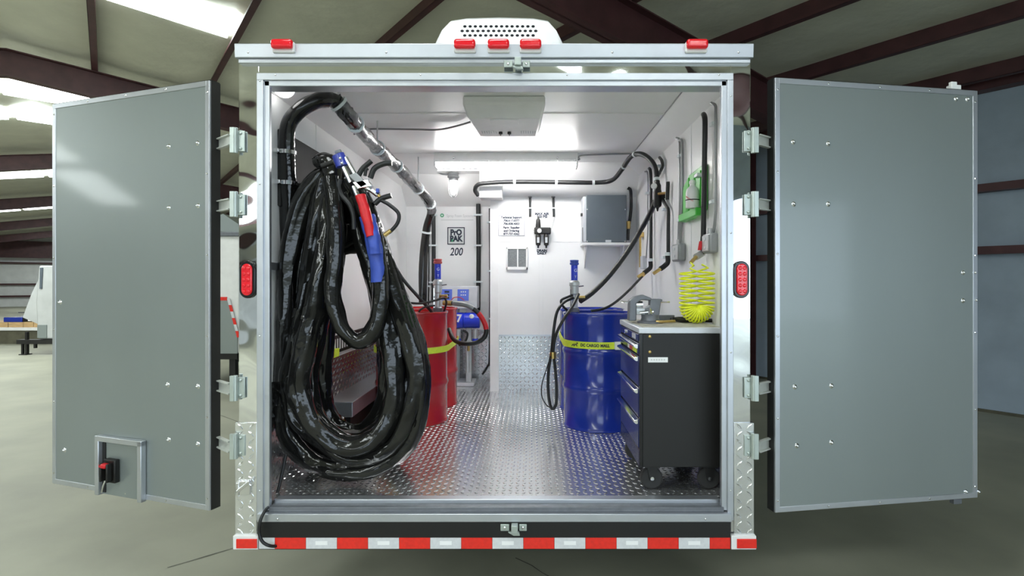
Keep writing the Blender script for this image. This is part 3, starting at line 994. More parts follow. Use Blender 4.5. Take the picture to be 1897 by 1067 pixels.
zs = 1.218
st1 = strap(BD, zs, M_neon, 'lime strap with black print cinched around the two blue drums', 'lime cargo straps', .026)
rr_ = .2915
cxp, cyp = BD[0]
fa = lambda x, y, z: V((cxp + (rr_ + z) * math.sin(x / .29 - .25), cyp - (rr_ + z) * math.cos(x / .29 - .25), zs + y))
text_mb('DC CARGO MALL', .030, None, RX, UZ, NY, fn=fa, bold=.0012, squeeze=.92).build('lettering', M_ink, st1, smooth=0)
m_ = MB()   # running-goat mark as a few strokes
for (ax, ay, bx, by) in ((-.185, .0, -.145, .004), (-.185, 0, -.194, -.012), (-.178, 0, -.170, -.013), (-.150, .002, -.140, -.011), (-.145, .004, -.135, .013), (-.158, .002, -.166, -.01), (-.135, .013, -.143, .016)):
    m_.tube([fa(ax, ay, .001), fa(bx, by, .001)], .0032, 5)
m_.build('printed_mark', M_ink, st1)
bk = at(1138, 646, 4.2)
MB().box(bk.x + .0, bk.x + .07, bk.y - .03, bk.y + .02, zs - .028, zs + .03).build('buckle', M_white, st1, bevel=.006)
zs2 = 1.157
strap(RD, zs2, M_neon, 'plain lime strap cinched around the two red drums', 'lime cargo straps', .024, r=.297)


# stick pumps
def pump(px, m_cap, label, Y, ztop, zb):
    p = at(px, 520, Y)
    p.z = zb
    t = thing('drum_pump', p, label, 'pump')
    H = ztop - zb
    z = lambda f: zb + H * f
    MB().cyl((p.x, p.y, zb), (p.x, p.y, z(.62)), .028, n=20).build('lower_tube', M_grey, t)
    MB().lathe((p.x, p.y, z(.44)), [(.028, -.04), (.036, -.03), (.036, .03), (.042, .035), (.042, .06), (.03, .075)], 20).build('collar', M_grey, t)
    MB().cyl((p.x, p.y, z(.60)), (p.x, p.y, z(.90)), .0265, n=20).build('motor_sleeve', M_blueb, t)
    MB().lathe((p.x, p.y, z(.90)), [(.024, 0), (.036, .004), (.037, .018), (.033, .022), (.033, .03), (.036, .034), (.034, .042), (0, .044)], 20).build('cap', m_cap, t)
    MB().lathe((p.x, p.y, zb), [(.042, 0), (.042, .035), (.032, .045)], 20).build('bung_adapter', M_mgrey, t)
    m_ = MB().cyl((p.x + .02, p.y - .02, z(.30)), (p.x + .085, p.y - .025, z(.30)), .014, n=12)
    m_.build('outlet', M_brass, t)
    m_ = MB().cyl((p.x - .028, p.y - .02, zb), (p.x - .028, p.y - .02, z(.45)), .007, n=8)
    m_.build('side_tube', M_chrome, t)
    m_ = MB().cyl((p.x + .03, p.y, z(.5)), (p.x + .075, p.y, z(.515)), .005, n=8)
    m_.build('valve_lever', M_mgrey, t)
    for k, f in enumerate((.80, .68)):
        text_mb('GT'[k], .035 if k == 0 else .026, (p.x + .008, p.y - .0275, z(f)), RX, UZ, NY, depth=.002).build('lettering', M_white, t, smooth=0)
    return t, p, z


zl = FZ + .88 - .014
M_redcap = mat('red_cap', (0.55, 0.10, 0.10), 0.4)
pr_, prp, prz = pump(811, M_redcap, 'stick transfer pump with blue sleeve and red cap on the red drum', 4.75, 1.885, zl)
pb_, pbp, pbz = pump(1064, M_tapeblue, 'stick transfer pump with blue sleeve and blue cap on the blue drum', 4.58, 1.868, zl)

# ================================================================== TOOL CHEST
TX0, TX1, TY0, TY1 = .575, 1.035, 3.02, 3.66
tz0, tz1 = .705, 1.418
tc_ = thing('tool_chest', (.8, 3.34, FZ + .0024), 'black rolling tool chest with blue drawers and chrome pulls', 'tool chest')
MB().box(TX0 + .012, TX1, TY0, TY1, tz0, tz1).build('body', M_blackp, tc_, bevel=.004)
MB().box(TX0, TX0 + .02, TY0, TY0 + .018, tz0, tz1).build('corner_stile', M_blackg, tc_, bevel=.002)
MB().box(TX0, TX0 + .02, TY1 - .018, TY1, tz0, tz1).build('corner_stile', M_blackg, tc_, bevel=.002)
MB().box(TX0 - .006, TX1 + .005, TY0 - .006, TY1 + .006, tz1, tz1 + .032).build('top_tray', M_lgrey, tc_, bevel=.005)
MB().box(TX0 + .02, TX1 - .02, TY0 + .02, TY1 - .02, tz1 + .032, tz1 + .0345).build('top_mat', M_tan, tc_, smooth=0)
M_drw = mat('drawer_blue_black', (0.012, 0.02, 0.09), 0.22, 0, 0.1, 6, coat=0.4)
dz = [(1.37, 1.416), (1.302, 1.365), (1.13, 1.297), (.965, 1.125), (.80, .96)]
for i, (a, b) in enumerate(dz):
    dw = MB().box(TX0 - .004, TX0 + .03, TY0 + .02, TY1 - .02, a + .003, b - .003).build('drawer', M_drw, tc_, bevel=.003)
    if i:
        MB().prism([(TX0 - .004, TY0 + .022, b - .004), (TX0 - .026, TY0 + .022, b - .010), (TX0 - .028, TY0 + .022, b - .020), (TX0 - .014, TY0 + .022, b - .03), (TX0 - .004, TY0 + .022, b - .03)], (0, TY1 - TY0 - .044, 0)).build('pull', M_chrome, dw, bevel=.002)
    else:
        MB().cyl((TX0 - .005, 3.44, (a + b) / 2), (TX0 - .012, 3.44, (a + b) / 2), .012, n=14).build('lock', M_chrome, dw)
        MB().box(TX0 - .006, TX0 - .003, 3.12, 3.22, a + .01, b - .01).build('badge', M_lgrey, dw, smooth=0)
    if i == 1:
        for (ya, yb, mm) in ((3.08, 3.2, M_neon), (3.2, 3.3, M_tapered), (3.3, 3.36, M_white)):
            MB().box(TX0 - .006, TX0 - .003, ya, yb, a + .006, b - .034).build('sticker', mm, dw, smooth=0)
MB().box(TX0, TX1, TY0 + .005, TY1 - .005, tz0 + .0, .795).build('base_rail', M_blackg, tc_, bevel=.003)
for (y, zz) in ((TX0 + .095, 1.402), (TX0 + .095, 1.32)):
    MB().dome((TX0 + .055, TY0, zz), (0, -1, 0), .009, .005).build('rivet', M_brass, tc_)
MB().box(TX0 + .045, TX0 + .15, TY0 - .002, TY0, 1.265, 1.292).build('white_sticker', M_white, tc_, smooth=0)
for k in range(6):
    MB().box(TX0 + .06 + .0135 * k, TX0 + .067 + .0135 * k, TY0 - .0026, TY0 - .0019, 1.275, 1.283).build('faint_print', M_inkl, tc_, smooth=0)
for (x, y) in ((TX0 + .075, TY0 + .06), (TX1 - .075, TY0 + .06), (TX0 + .075, TY1 - .06), (TX1 - .075, TY1 - .06)):
    cs = MB().box(x - .04, x + .04, y - .035, y + .035, tz0 - .012, tz0)
    cs.prism([(x - .026, y - .02, tz0 - .01), (x + .03, y - .02, tz0 - .01), (x + .015, y - .02, FZ + .05), (x - .012, y - .02, FZ + .05)], (0, -.005, 0))
    cs.prism([(x - .026, y + .02, tz0 - .01), (x + .03, y + .02, tz0 - .01), (x + .015, y + .02, FZ + .05), (x - .012, y + .02, FZ + .05)], (0, .005, 0))
    c_o = cs.build('caster', M_blackp, tc_, smooth=0)
    MB().lathe((x, y - .016, FZ + .0622), [(0, 0), (.03, -.001), (.052, .0), (.059, .006), (.059, .026), (.052, .032), (.03, .033), (0, .032)], 28, 'y').build('wheel', M_tyre, c_o)
    MB().lathe((x, y - .028, FZ + .0622), [(0, 0), (.01, .001), (.012, .006), (.012, .056)], 12, 'y').build('axle_bolt', M_chrome, c_o)

# vise on the chest
vy, vz = 3.32, tz1 + .0345
vp = at(1198, 600, vy)
vs_ = thing('bench_vise', (vp.x, vy, vz), 'grey cast-iron bench vise on top of the black tool chest', 'vise')
x = vp.x
MB().lathe((x + .02, vy, vz), [(.075, 0), (.075, .010), (.055, .016), (.05, .03), (.052, .05), (0, .05)], 28).build('swivel_base', M_mgrey, vs_)
MB().prism([(x - .01, vy, vz + .045), (x + .075, vy, vz + .045), (x + .085, vy, vz + .125), (x + .095, vy, vz + .13), (x + .09, vy, vz + .14), (x + .02, vy, vz + .14), (x + .02, vy, vz + .10), (x - .01, vy, vz + .085)], (0, .06, 0)).build('fixed_jaw', M_mgrey, vs_, bevel=.005)
MB().prism([(x - .105, vy - .005, vz + .012), (x - .06, vy - .005, vz + .012), (x - .06, vy - .005, vz + .115), (x - .03, vy - .005, vz + .135), (x + .025, vy - .005, vz + .13), (x + .03, vy - .005, vz + .145), (x - .02, vy - .005, vz + .165), (x - .07, vy - .005, vz + .155), (x - .10, vy - .005, vz + .13)], (0, .07, 0)).build('moving_jaw', M_mgrey, vs_, bevel=.006)
MB().box(x - .06, x + .03, vy + .005, vy + .055, vz + .05, vz + .085).build('slide', M_grey, vs_, bevel=.003)
MB().cyl((x - .06, vy + .03, vz + .105), (x - .02, vy + .03, vz + .105), .022, n=16).build('screw', M_chrome, vs_)
m_ = MB().cyl((x - .05, vy - .045, vz + .062), (x + .03, vy - .045, vz + .07), .007, n=10)
m_.cyl((x + .01, vy - .06, vz + .05), (x + .01, vy - .03, vz + .085), .012, n=10)
m_.build('lock_handle', M_chrome, vs_)
m_ = MB().cyl((x - .145, vy + .03, vz + .125), (x - .10, vy + .03, vz + .12), .006, n=8)
m_.cyl((x + .09, vy + .06, vz + .12), (x + .15, vy + .06, vz + .12), .005, n=8)
m_.build('turning_bar', M_chrome, vs_)
# hand tool behind the coil
vz2 = vz
gt = thing('hand_tool', (at(1262, 597, 3.3).x, 3.3, vz2), 'black-handled steel hand tool lying on the tool chest', 'tool')
m_ = MB()
pp = lambda px, py, Y: V((at(px, py, Y).x, Y, max(vz2 + .012, at(px, py, Y).z)))
m_.tube(spline([pp(1245, 590, 3.35), pp(1265, 594, 3.35), pp(1300, 598, 3.35), pp(1330, 600, 3.35)], 5), .012, 8)
m_.build('handle', M_blackp, gt)
MB().tube(spline([pp(1243, 592, 3.38), pp(1262, 590, 3.4), pp(1300, 596, 3.42)], 5), .011, 8).build('handle', M_blackp, gt)
MB().tube([pp(1250, 596, 3.3), pp(1228, 600, 3.26), pp(1215, 601, 3.26)], .008, 8).build('steel_tip', M_brass, gt)
MB().box(at(1217, 595, 3.5).x, at(1250, 595, 3.5).x, 3.5, 3.52, vz2, vz2 + .035).build('back_bar', M_mgrey, gt, bevel=.003)

# ================================================================== SPRAY MACHINE in the recess
mx = (at(820, 0, 6.05).x + at(886, 0, 6.05).x) / 2
my = 6.05
sm = thing('spray_machine', (mx, my + .15, FZ + .0024), 'grey proportioning machine with blue control panels and blue motors at the bulkhead', 'machine')
S = my / FPX
def mp_(px, py, d=0): return at(px, py, my + d)
a, b = mp_(818, 530), mp_(884, 572)
MB().prism([(a.x, my, b.z), (a.x, my + .04, a.z), (a.x, my + .25, a.z), (a.x, my + .25, b.z)], (b.x - a.x, 0, 0)).build('console', M_lgrey, sm, bevel=.008)
for (p0, p1, nm) in (((817, 536), (837, 556), 0), ((847, 536), (868, 557), 1)):
    u0, u1 = mp_(*p0), mp_(*p1)
    f = lambda z: my + .04 * (z - b.z) / (a.z - b.z) - .006
    pn = MB().add([(u0.x, f(u1.z), u1.z), (u1.x, f(u1.z), u1.z), (u1.x, f(u0.z), u0.z), (u0.x, f(u0.z), u0.z)], [(0, 1, 2, 3)])
    pn = MB().prism([(u0.x, f(u1.z), u1.z), (u1.x, f(u1.z), u1.z), (u1.x, f(u0.z), u0.z), (u0.x, f(u0.z), u0.z)], (0, .008, 0))
    po = pn.build('control_panel', mat('panel_blue', (.10, .16, .62), .35), sm, smooth=0)
    for k in range(3 if nm == 0 else 2):
        zz = u0.z + (u1.z - u0.z) * (.2 + .28 * k)
        if nm == 0:
            MB().box(u0.x + .035, u1.x - .03, f(zz) - .004, f(zz) + .004, zz - .014, zz + .006).build('display', M_ink, po, smooth=0)
        else:
            for j in range(3):
                xx = u0.x + .035 + j * .022
                MB().box(xx, xx + .012, f(zz) - .004, f(zz) + .004, zz - .01, zz + .004).build('key', M_white, po, smooth=0)
# frame under the console
a, b = mp_(824, 572), mp_(880, 700)
MB().box(a.x, mp_(846, 0).x, my + .05, my + .28, FZ + .03, a.z).build('cabinet', M_lgrey, sm, bevel=.008)
MB().box(a.x + .03, a.x + .034 + .006, my + .044, my + .052, 1.0, 1.12).build('slot', M_ink, sm, smooth=0)
MB().box(mp_(862, 0).x, mp_(872, 0).x, my + .05, my + .12, FZ + .03, 1.40).build('post', M_grey, sm, bevel=.004)
MB().box(a.x - .01, mp_(878, 0).x, my + .0, my + .3, FZ + .0024, FZ + .04).build('skid', M_lgrey, sm, bevel=.005)
for (px0, px1) in ((828, 858), (858, 888)):
    c0_, c1_ = mp_(px0, 578), mp_(px1, 610)
    m_ = MB().cyl((c0_.x, my + .06, (c0_.z + c1_.z) / 2), (c1_.x, my + .06, (c0_.z + c1_.z) / 2), .085, n=24)
    mo = m_.build('motor', M_blueb, sm, bevel=.01)
cc_ = mp_(874, 586)
MB().dome((cc_.x, my - .018, cc_.z), (0, -1, 0), .026, .008, 16).build('motor_badge', M_white, sm)
text_mb('7', .11, (mp_(851, 0).x, my - .028, mp_(0, 590).z), RX, UZ, NY, depth=.003, bold=.004).build('lettering', M_white, sm, smooth=0)
for (px, m2) in ((848, M_blueb), (880, M_blueb)):
    p = mp_(px, 622)
    MB().cyl((p.x, my + .02, p.z - .05), (p.x, my + .02, p.z + .07), .03, n=16).build('fluid_pump', M_grey, sm)
    MB().cyl((p.x, my + .02, p.z - .055), (p.x, my + .02, p.z - .03), .033, n=16).build('band', m2, sm)
MB().tube(spline([mp_(858, 612, -.03), mp_(866, 618, -.05), mp_(862, 632, -.04), mp_(850, 640, -.03)], 5), .012, 8).build('feed_hose', M_rubber, sm)
MB().tube(spline([mp_(836, 556, -.05), mp_(842, 551, -.05), mp_(852, 551, -.05), mp_(860, 556, -.04)], 5), .004, 6).build('red_wire', M_tapered, sm)
MB().cyl(mp_(866, 650, -.02), mp_(866, 690, -.02), .02, n=14).build('filter_bowl', M_grey, sm)
MB().cyl(mp_(868, 634, -.03), mp_(868, 650, -.03), .014, n=12).build('brass_fitting', M_brass, sm)

# ================================================================== BIG SPRAY HOSE hanging on its rack
def crinkle(seed, amp=.16, L=4.5):
    def f(t, a, p):
        ca, sa = math.cos(a), math.sin(a)
        w = noise.noise(V((ca * 1.5 + seed * 3.7, sa * 1.5, t * L * 1.8)))          # long folds
        w1 = noise.noise(V((ca * 2.6, sa * 2.6 + seed * 5.1, t * L * 5.0)))
        w2 = noise.noise(p * 30 + V((ca * 1.5, sa * 1.5, seed)))                     # fine crumples
        fl = .10 * math.sin(t * L * 2.1 + seed) * math.cos(2 * a + 1.3 * seed + t * L)
        return 1 + amp * 1.3 * w + amp * 1.2 * w1 + amp * .25 * w2 + fl
    return f


hose = thing('spray_hose_coil', (-1.0, 3.2, FZ + .01), 'heavy black-sleeved spray hose hanging in long loops on the left wall', 'hose')
LOOPS = [
    ([(606, 318), (575, 352), (548, 420), (531, 520), (524, 620), (522, 720), (532, 796), (566, 846), (620, 871), (680, 870), (735, 842), (770, 790), (781, 710), (766, 630), (738, 550), (708, 470), (680, 400), (652, 345), (632, 318)], 3.13, .052),
    ([(610, 322), (585, 370), (562, 450), (548, 540), (540, 630), (538, 715), (556, 785), (605, 828), (660, 842), (715, 818), (750, 765), (762, 690), (747, 610), (724, 530), (700, 450), (674, 390), (648, 345), (630, 322)], 3.24, .050),
    ([(612, 325), (596, 400), (582, 480), (568, 560), (556, 640), (549, 710), (562, 765), (610, 806), (665, 815), (712, 786), (736, 730), (740, 650), (728, 570), (705, 490), (675, 410), (640, 333)], 3.34, .047),
    ([(616, 330), (608, 400), (600, 470), (586, 545), (570, 615), (556, 685), (556, 735), (588, 795), (645, 828), (702, 805), (727, 745), (726, 665), (714, 585), (692, 500), (667, 420), (640, 338)], 3.04, .050),
    ([(622, 330), (630, 400), (624, 480), (613, 560), (604, 640), (600, 706), (607, 765), (640, 796), (680, 792), (708, 750), (716, 680), (708, 600), (690, 520), (668, 440), (645, 345)], 3.44, .046),
    ([(604, 322), (566, 380), (545, 470), (533, 570), (528, 670), (528, 750), (548, 815), (600, 850), (660, 858), (722, 834), (762, 778), (774, 700), (756, 620), (728, 540), (702, 460), (676, 395), (648, 345), (630, 322)], 3.53, .050),
    ([(608, 322), (590, 385), (576, 465), (563, 550), (548, 635), (535, 712), (548, 775), (598, 818), (655, 850), (724, 828), (758, 768), (770, 700), (756, 620), (731, 545), (706, 465), (680, 395), (646, 340)], 3.09, .044),
    ([(618, 328), (618, 400), (612, 475), (600, 555), (588, 635), (578, 705), (584, 765), (622, 808), (672, 822), (720, 790), (746, 725), (746, 650), (732, 575), (708, 490), (682, 410), (645, 338)], 3.19, .046),
]
for i, (pts, Y, r) in enumerate(LOOPS):
    P3 = []
    for k, (px, py) in enumerate(pts):
        f = k / (len(pts) - 1)
        # strands squeeze together in depth where they cross the rack, fan out below
        wgt = math.sin(PI * f) ** .5
        Yk = 3.22 + (Y - 3.22) * (.45 + .55 * wgt) + .03 * math.sin(f * 6.3 + i)
        k2 = Yk / 3.15
        P3.append(at(px, py, Yk))
        P3[-1].x = max(P3[-1].x, XL + r * 1.25)
        P3[-1].z = max(P3[-1].z, FZ + .012 + r * 1.15)
    path = spline(P3, 12)
    MB().tube(path, r, 22, rf=crinkle(i + 1, .22)).build('hose_loop', M_sleeve, hose, smooth=70)
# small front loop that ends in the gun, with coloured tape
fpts = [(612, 328), (621, 400), (621, 480), (617, 545), (630, 600), (660, 632), (688, 618), (703, 575), (705, 520), (698, 465), (684, 405), (668, 362)]
P3 = [at(px, py, 3.0 + .0 * k) for k, (px, py) in enumerate(fpts)]
path = spline(P3, 10)
MB().tube(path, .045, 16, rf=crinkle(11, .12)).build('hose_loop', M_sleeve, hose, smooth=70)
def sub(a, b):
    n_ = len(path)
    return path[int(a * n_):int(b * n_)]
tp = [at(px, py, 2.955) for px, py in ((712, 520), (700, 470), (690, 420), (686, 400))]
MB().tube(spline([at(702, 522, 2.99), at(698, 480, 2.985), at(690, 440, 2.98), at(680, 400, 2.98)], 6), .040, 14, rf=crinkle(3, .06)).build('blue_tape_wrap', M_tapeblue, hose, smooth=60)
MB().tube(spline([at(688, 438, 2.93), at(680, 405, 2.935), at(668, 362, 2.95)], 6), .026, 12, rf=crinkle(5, .05)).build('red_tape_wrap', M_tapered, hose, smooth=60)
MB().tube(spline([at(695, 470, 2.95), at(692, 440, 2.945), at(686, 415, 2.95)], 6), [.034, .032, .03][0], 12, rf=crinkle(6, .05)).build('blue_tape_wrap', M_tapeblue, hose, smooth=60)
# bound head of the coil
MB().tube(spline([at(594, 305, 3.14), at(603, 298, 3.12), at(612, 306, 3.1), at(618, 330, 3.08), at(620, 365, 3.07)], 6), .05, 16, rf=crinkle(8, .1)).build('hose_head', M_sleeve, hose, smooth=70)
# hose run: up the wall, arch at the ceiling, along the cove to the front, down the bulkhead
run = [(524, 790, 3.6), (520, 720, 3.5), (522, 640, 3.4), (524, 540, 3.3), (526, 440, 3.26), (526, 340, 3.24), (526, 270, 3.22), (537, 226, 3.2), (562, 198, 3.2), (594, 184, 3.24), (622, 188, 3.32), (650, 220, 3.45), (690, 265, 3.95), (730, 303, 4.55), (768, 342, 5.15), (794, 372, 5.6), (799, 392, 5.75), (790, 425, 5.85), (784, 480, 5.9), (783, 560, 5.9)]
P3 = [at(*p) for p in run]
for p in P3:
    p.x = max(p.x, XL + .045)
    p.z = min(p.z, CZ - .06)
path = spline(P3, 9)
rad = []
for i in range(len(path)):
    f = i / (len(path) - 1)
    rad.append(.046 if f < .5 else .040)
MB().tube(path, rad, 14, rf=crinkle(21, .13)).build('hose_run', M_sleeve, hose, smooth=70)
M_wrap = mat('silver_wrap', (0.16, 0.16, 0.165), 0.2, 0.5, 0.85, 14, 0.6, 30, 0.01, stretch=(1, .5, 1))
w0, w1 = int(10.1 * 9), int(16.2 * 9)
MB().tube(path[w0:w1], .0445, 16, rf=crinkle(31, .20, 9)).build('clear_wrap', M_wrap, hose, smooth=60)
M_clip = mat('clip_white', (.78, .84, .86), .4)
for idx, ln in ((5.05, 0), (5.85, 0)):
    p = path[int(idx * 9)]
    MB().tube([p + V((0, 0, -.011)), p + V((0, 0, .011))], .055, 16).build('pipe_clamp', M_chrome, hose)
    MB().box(XL, XL + .03, p.y - .075, p.y + .075, p.z - .011, p.z + .011).build('clamp_foot', M_chrome, hose, bevel=.003)
for k in (10.3, 11.3, 12.3, 13.2, 14.3, 15.4, 17.2):
    i = int(k * 9)
    p, q = path[i], path[min(i + 1, len(path) - 1)]
    d = (q - p).normalized()
    MB().tube([p - d * .008, p + d * .008], .056, 14).build('cable_tie', M_clip, hose)
# tie-up straps from the clamps to the ceiling
for k in (10.3, 12.3, 14.3):
    p = path[int(k * 9)]
    MB().cyl((p.x, p.y, p.z + .04), (p.x, p.y, CZ), .006, n=8).build('hanger_rod', M_grey, hose)

# hose rack on the wall (saddle of black steel)
rk = thing('hose_rack', (XL + .2, 3.35, 1.75), 'black steel hose rack bolted to the left wall under the hanging loops', 'rack')
bp_ = MB().box(XL, XL + .02, 3.2, 4.05, 2.12, 2.56).build('back_plate', M_tyre, rk, bevel=.03, seg=4)
for (y, z) in ((3.28, 2.48), (3.95, 2.48), (3.95, 2.2)):
    MB().dome((XL + .02, y, z), (1, 0, 0), .012, .006).build('bolt', M_mgrey, rk)
MB().tube(spline([(XL + .02, 3.3, 2.24), (XL + .25, 3.28, 2.25), (-1.06, 3.26, 2.20), (-.98, 3.24, 2.26)], 6), .022, 12).build('hook_arm', M_blackp, rk)
MB().tube(spline([(XL + .02, 3.42, 2.24), (XL + .25, 3.40, 2.25), (-1.06, 3.38, 2.20), (-.98, 3.36, 2.26)], 6), .022, 12).build('hook_arm', M_blackp, rk)
MB().tube(spline([at(600, 478, 3.35), at(640, 466, 3.33), at(700, 452, 3.3)], 4), .02, 10).build('cross_bar', M_blackp, rk)
MB().cyl(at(640, 412, 3.34), at(672, 408, 3.32), .018, n=12).build('cross_tube', M_chrome, rk)
MB().tube(spline([(XL + .02, 3.35, 1.80), (-1.25, 3.34, 1.83), (-1.0, 3.32, 1.95)], 5), .018, 10).build('brace', M_blackp, rk)
MB().box(at(628, 0, 3.45).x, at(662, 0, 3.45).x, 3.40, 3.5, at(0, 470, 3.45).z, at(0, 380, 3.45).z).build('saddle', M_blackp, rk, bevel=.02, seg=3)

# spray gun lying over the head of the hose
GY = 2.99
g = lambda px, py, d=0: at(px, py, GY + d)
gun = thing('spray_gun', g(650, 370), 'spray gun with blue grip and shiny manifold hooked over the hose loops', 'spray gun')
MB().tube(spline([g(626, 287), g(630, 296), g(634, 308)], 4), .03, 14, rf=lambda t, a, p: 1 + .12 * math.cos(2 * a)).build('grip', mat('gun_blue', (.03, .05, .36), .3, coat=.4), gun)
for px, py in ((630, 293), (633, 302)):
    MB().dome(g(px, py, -.028), (0, -1, 0), .008, .005).build('screw', M_chrome, gun)
MB().cyl(g(618, 300), g(596, 308), .014, n=12).build('hook_stem', M_blackp, gun)
MB().cyl(g(622, 284), g(632, 281), .014, n=12).build('air_cap', M_mgrey, gun)
MB().tube([g(637, 310), g(644, 325), g(650, 338)], .015, 10).build('barrel', M_chrome, gun)
MB().obox(g(645, 325, -.02), g(668, 348) - g(645, 325), (g(660, 318) - g(645, 325)) * .9, (0, .04, 0)).build('manifold', M_conduit, gun, bevel=.004)
MB().obox(g(652, 337, -.02), g(662, 350) - g(652, 337), (g(680, 332) - g(652, 337)), (0, .035, 0)).build('valve_block', M_chrome, gun, bevel=.004)
for (p, q, r_) in (((640, 292), (662, 330), .012), ((655, 345), (662, 362), .014), ((668, 338), (686, 352), .014), ((662, 325), (676, 345), .010), ((684, 350), (700, 362), .012)):
    MB().cyl(g(*p), g(*q), r_, n=10).build('fitting', M_chrome, gun)
MB().cyl(g(698, 358), g(706, 368), .009, n=10).build('brass_fitting', M_brass, gun)
MB().box(g(698, 0).x, g(704, 0).x, GY - .02, GY + .005, g(0, 358).z, g(0, 350).z).build('valve_knob', M_tapeblue, gun, bevel=.003)
for pts, r_ in (([(630, 332), (627, 345), (633, 362), (648, 380), (655, 400), (656, 425)], .013), ([(664, 325), (672, 312), (688, 298)], .014), ([(676, 326), (678, 315), (682, 312)], .009),
                ([(686, 330), (694, 312), (712, 303), (726, 302)], .015), ([(694, 378), (706, 368), (725, 362)], .014), ([(705, 370), (722, 380), (738, 395), (737, 412), (724, 428), (714, 434)], .010), ):
    MB().tube(spline([g(*p) for p in pts], 6), r_, 10).build('whip_hose', M_rubber, gun)
MB().cyl(g(724, 427), g(712, 436), .012, n=10).build('hose_end', M_brass, gun)

# logistic track and strap end on the left wall
et = thing('tie_down_track', (XL, 4.6, 1.17), 'slotted black tie-down track along the left wall above the tread plate', 'track')
MB().box(XL, XL + .016, 3.4, 6.2, 1.17, 1.30).build('rail', M_blackp, et, bevel=.003)
s0 = None
for k in range(52):
    y = 3.45 + k * .053
    if s0 is None:
        s0 = MB().box(XL + .0155, XL + .018, y, y + .022, 1.195, 1.275).build('slot', M_frp, et, smooth=0)
        c0_ = WLOC[s0.name].copy()
    else:
        dup(s0, c0_ + V((0, .053 * k, 0)), et)
MB().box(XL + .018, XL + .034, 3.92, 4.14, 1.15, 1.21).build('strap_end', M_neon, bevel=.003, label='short lime strap end hooked into the tie-down track', cat='strap')

# ================================================================== HOSES BETWEEN DRUMS, PUMPS AND WALLS
def hose_thing(name, pts, r, m, label, cat='hose', per=8, extra=None, n=10):
    P = [at(*p) for p in pts]
    path = spline(P, per)
    lo = min(P, key=lambda p: p.z)
    t = thing(name, lo, label, cat)
    MB().tube(path, r, n).build('line', m, t, smooth=70)
    return t, path


# red drum pump outlet hose with red sleeve
t_, path = hose_thing('outlet_hose', [(826, 561, 4.72), (842, 562, 4.68), (866, 566, 4.66), (886, 580, 4.66), (899, 602, 4.66), (899, 622, 4.66), (882, 635, 4.66), (856, 636, 4.68), (840, 628, 4.8), (832, 610, 4.92)], .019, M_rubber, 'looped outlet hose with a red sleeve on the red drum pump')
n_ = len(path)
MB().tube(path[int(n_ * .33):int(n_ * .50)], .0205, 10).build('red_sleeve', M_tapered, t_, smooth=70)
MB().tube(path[int(n_ * .10):int(n_ * .30)], .0205, 10).build('grey_sleeve', M_conduit, t_, smooth=70)
MB().cyl(at(822, 561, 4.72), at(838, 562, 4.69), .022, n=12).build('brass_coupling', M_brass, t_)
# hoses from the wall down to the red drum lid
hose_thing('air_line', [(700, 430, 4.4), (722, 475, 4.45), (745, 515, 4.5), (775, 550, 4.55), (795, 572, 4.62), (800, 578, 4.66)], .014, M_rubber, 'black air line slanting down from the hose rack to the red drum lid')
hose_thing('air_line', [(745, 560, 4.5), (780, 562, 4.52), (808, 556, 4.55), (822, 552, 4.58), (827, 560, 4.62), (824, 572, 4.66), (822, 577, 4.7)], .009, M_rubber, 'thin black line curling over the red drum beside the pump')
hose_thing('air_line', [(806, 566, 4.6), (790, 568, 4.58), (779, 574, 4.56), (776, 578, 4.56)], .008, M_rubber, 'short thin black line lying on the red drum lid')
# blue drum hoses
t_, path = hose_thing('drain_hose', [(1062, 552, 4.5), (1045, 560, 4.42), (1032, 578, 4.36), (1026, 610, 4.33), (1022, 650, 4.33), (1016, 690, 4.33), (1016, 730, 4.33), (1022, 757, 4.33), (1030, 748, 4.33), (1031, 715, 4.33), (1028, 680, 4.33), (1025, 650, 4.31), (1030, 620, 4.29), (1045, 590, 4.29), (1062, 565, 4.4), (1072, 545, 4.5)], .0115, M_rubber, 'long black hose hanging in a narrow loop beside the blue drum pump')
MB().cyl(at(1024.5, 664, 4.318), at(1024, 652, 4.318), .024, n=12).build('brass_band', M_brass, t_)
hose_thing('ground_wire', [(1020, 660, 4.3), (1012, 685, 4.3), (1004, 712, 4.3), (1004, 735, 4.3), (1014, 752, 4.3), (1022, 755, 4.3)], .004, M_rubber, 'thin dark wire drooping beside the hanging drum hose')
hose_thing('air_line', [(1052, 576, 4.5), (1042, 566, 4.45), (1040, 556, 4.45), (1052, 550, 4.5), (1060, 547, 4.55)], .010, M_rubber, 'short curled line at the foot of the blue drum pump')

# main feed line: junction box, along the cove, arch, wall regulator, down to the blue drum pump
t_, path = hose_thing('feed_line', [(886, 362, 5.6), (880, 352, 5.56), (886, 342, 5.5), (905, 339, 5.47), (940, 337, 5.46), (1000, 337, 5.46), (1060, 338, 5.46), (1110, 338, 5.46), (1135, 333, 5.38), (1152, 314, 5.15), (1168, 291, 4.88), (1185, 285, 4.72), (1203, 294, 4.62), (1214, 312, 4.55), (1217, 340, 4.5)], .021, M_rubber, 'thick black feed line clipped below the ceiling and arching over to the wall regulator')
for i in (34, 44, 54, 74, 84, 110):
    if i < len(path) - 1:
        d = (path[i + 1] - path[i]).normalized()
        MB().tube([path[i] - d * .012, path[i] + d * .012], .025, 10).build('clip', M_clip, t_)
t_, path = hose_thing('feed_line', [(1214, 372, 4.5), (1206, 392, 4.58), (1188, 425, 4.74), (1160, 470, 4.78), (1128, 512, 4.75), (1098, 542, 4.7), (1075, 558, 4.62)], .021, M_rubber, 'thick black line sweeping from the wall regulator down to the blue drum pump')
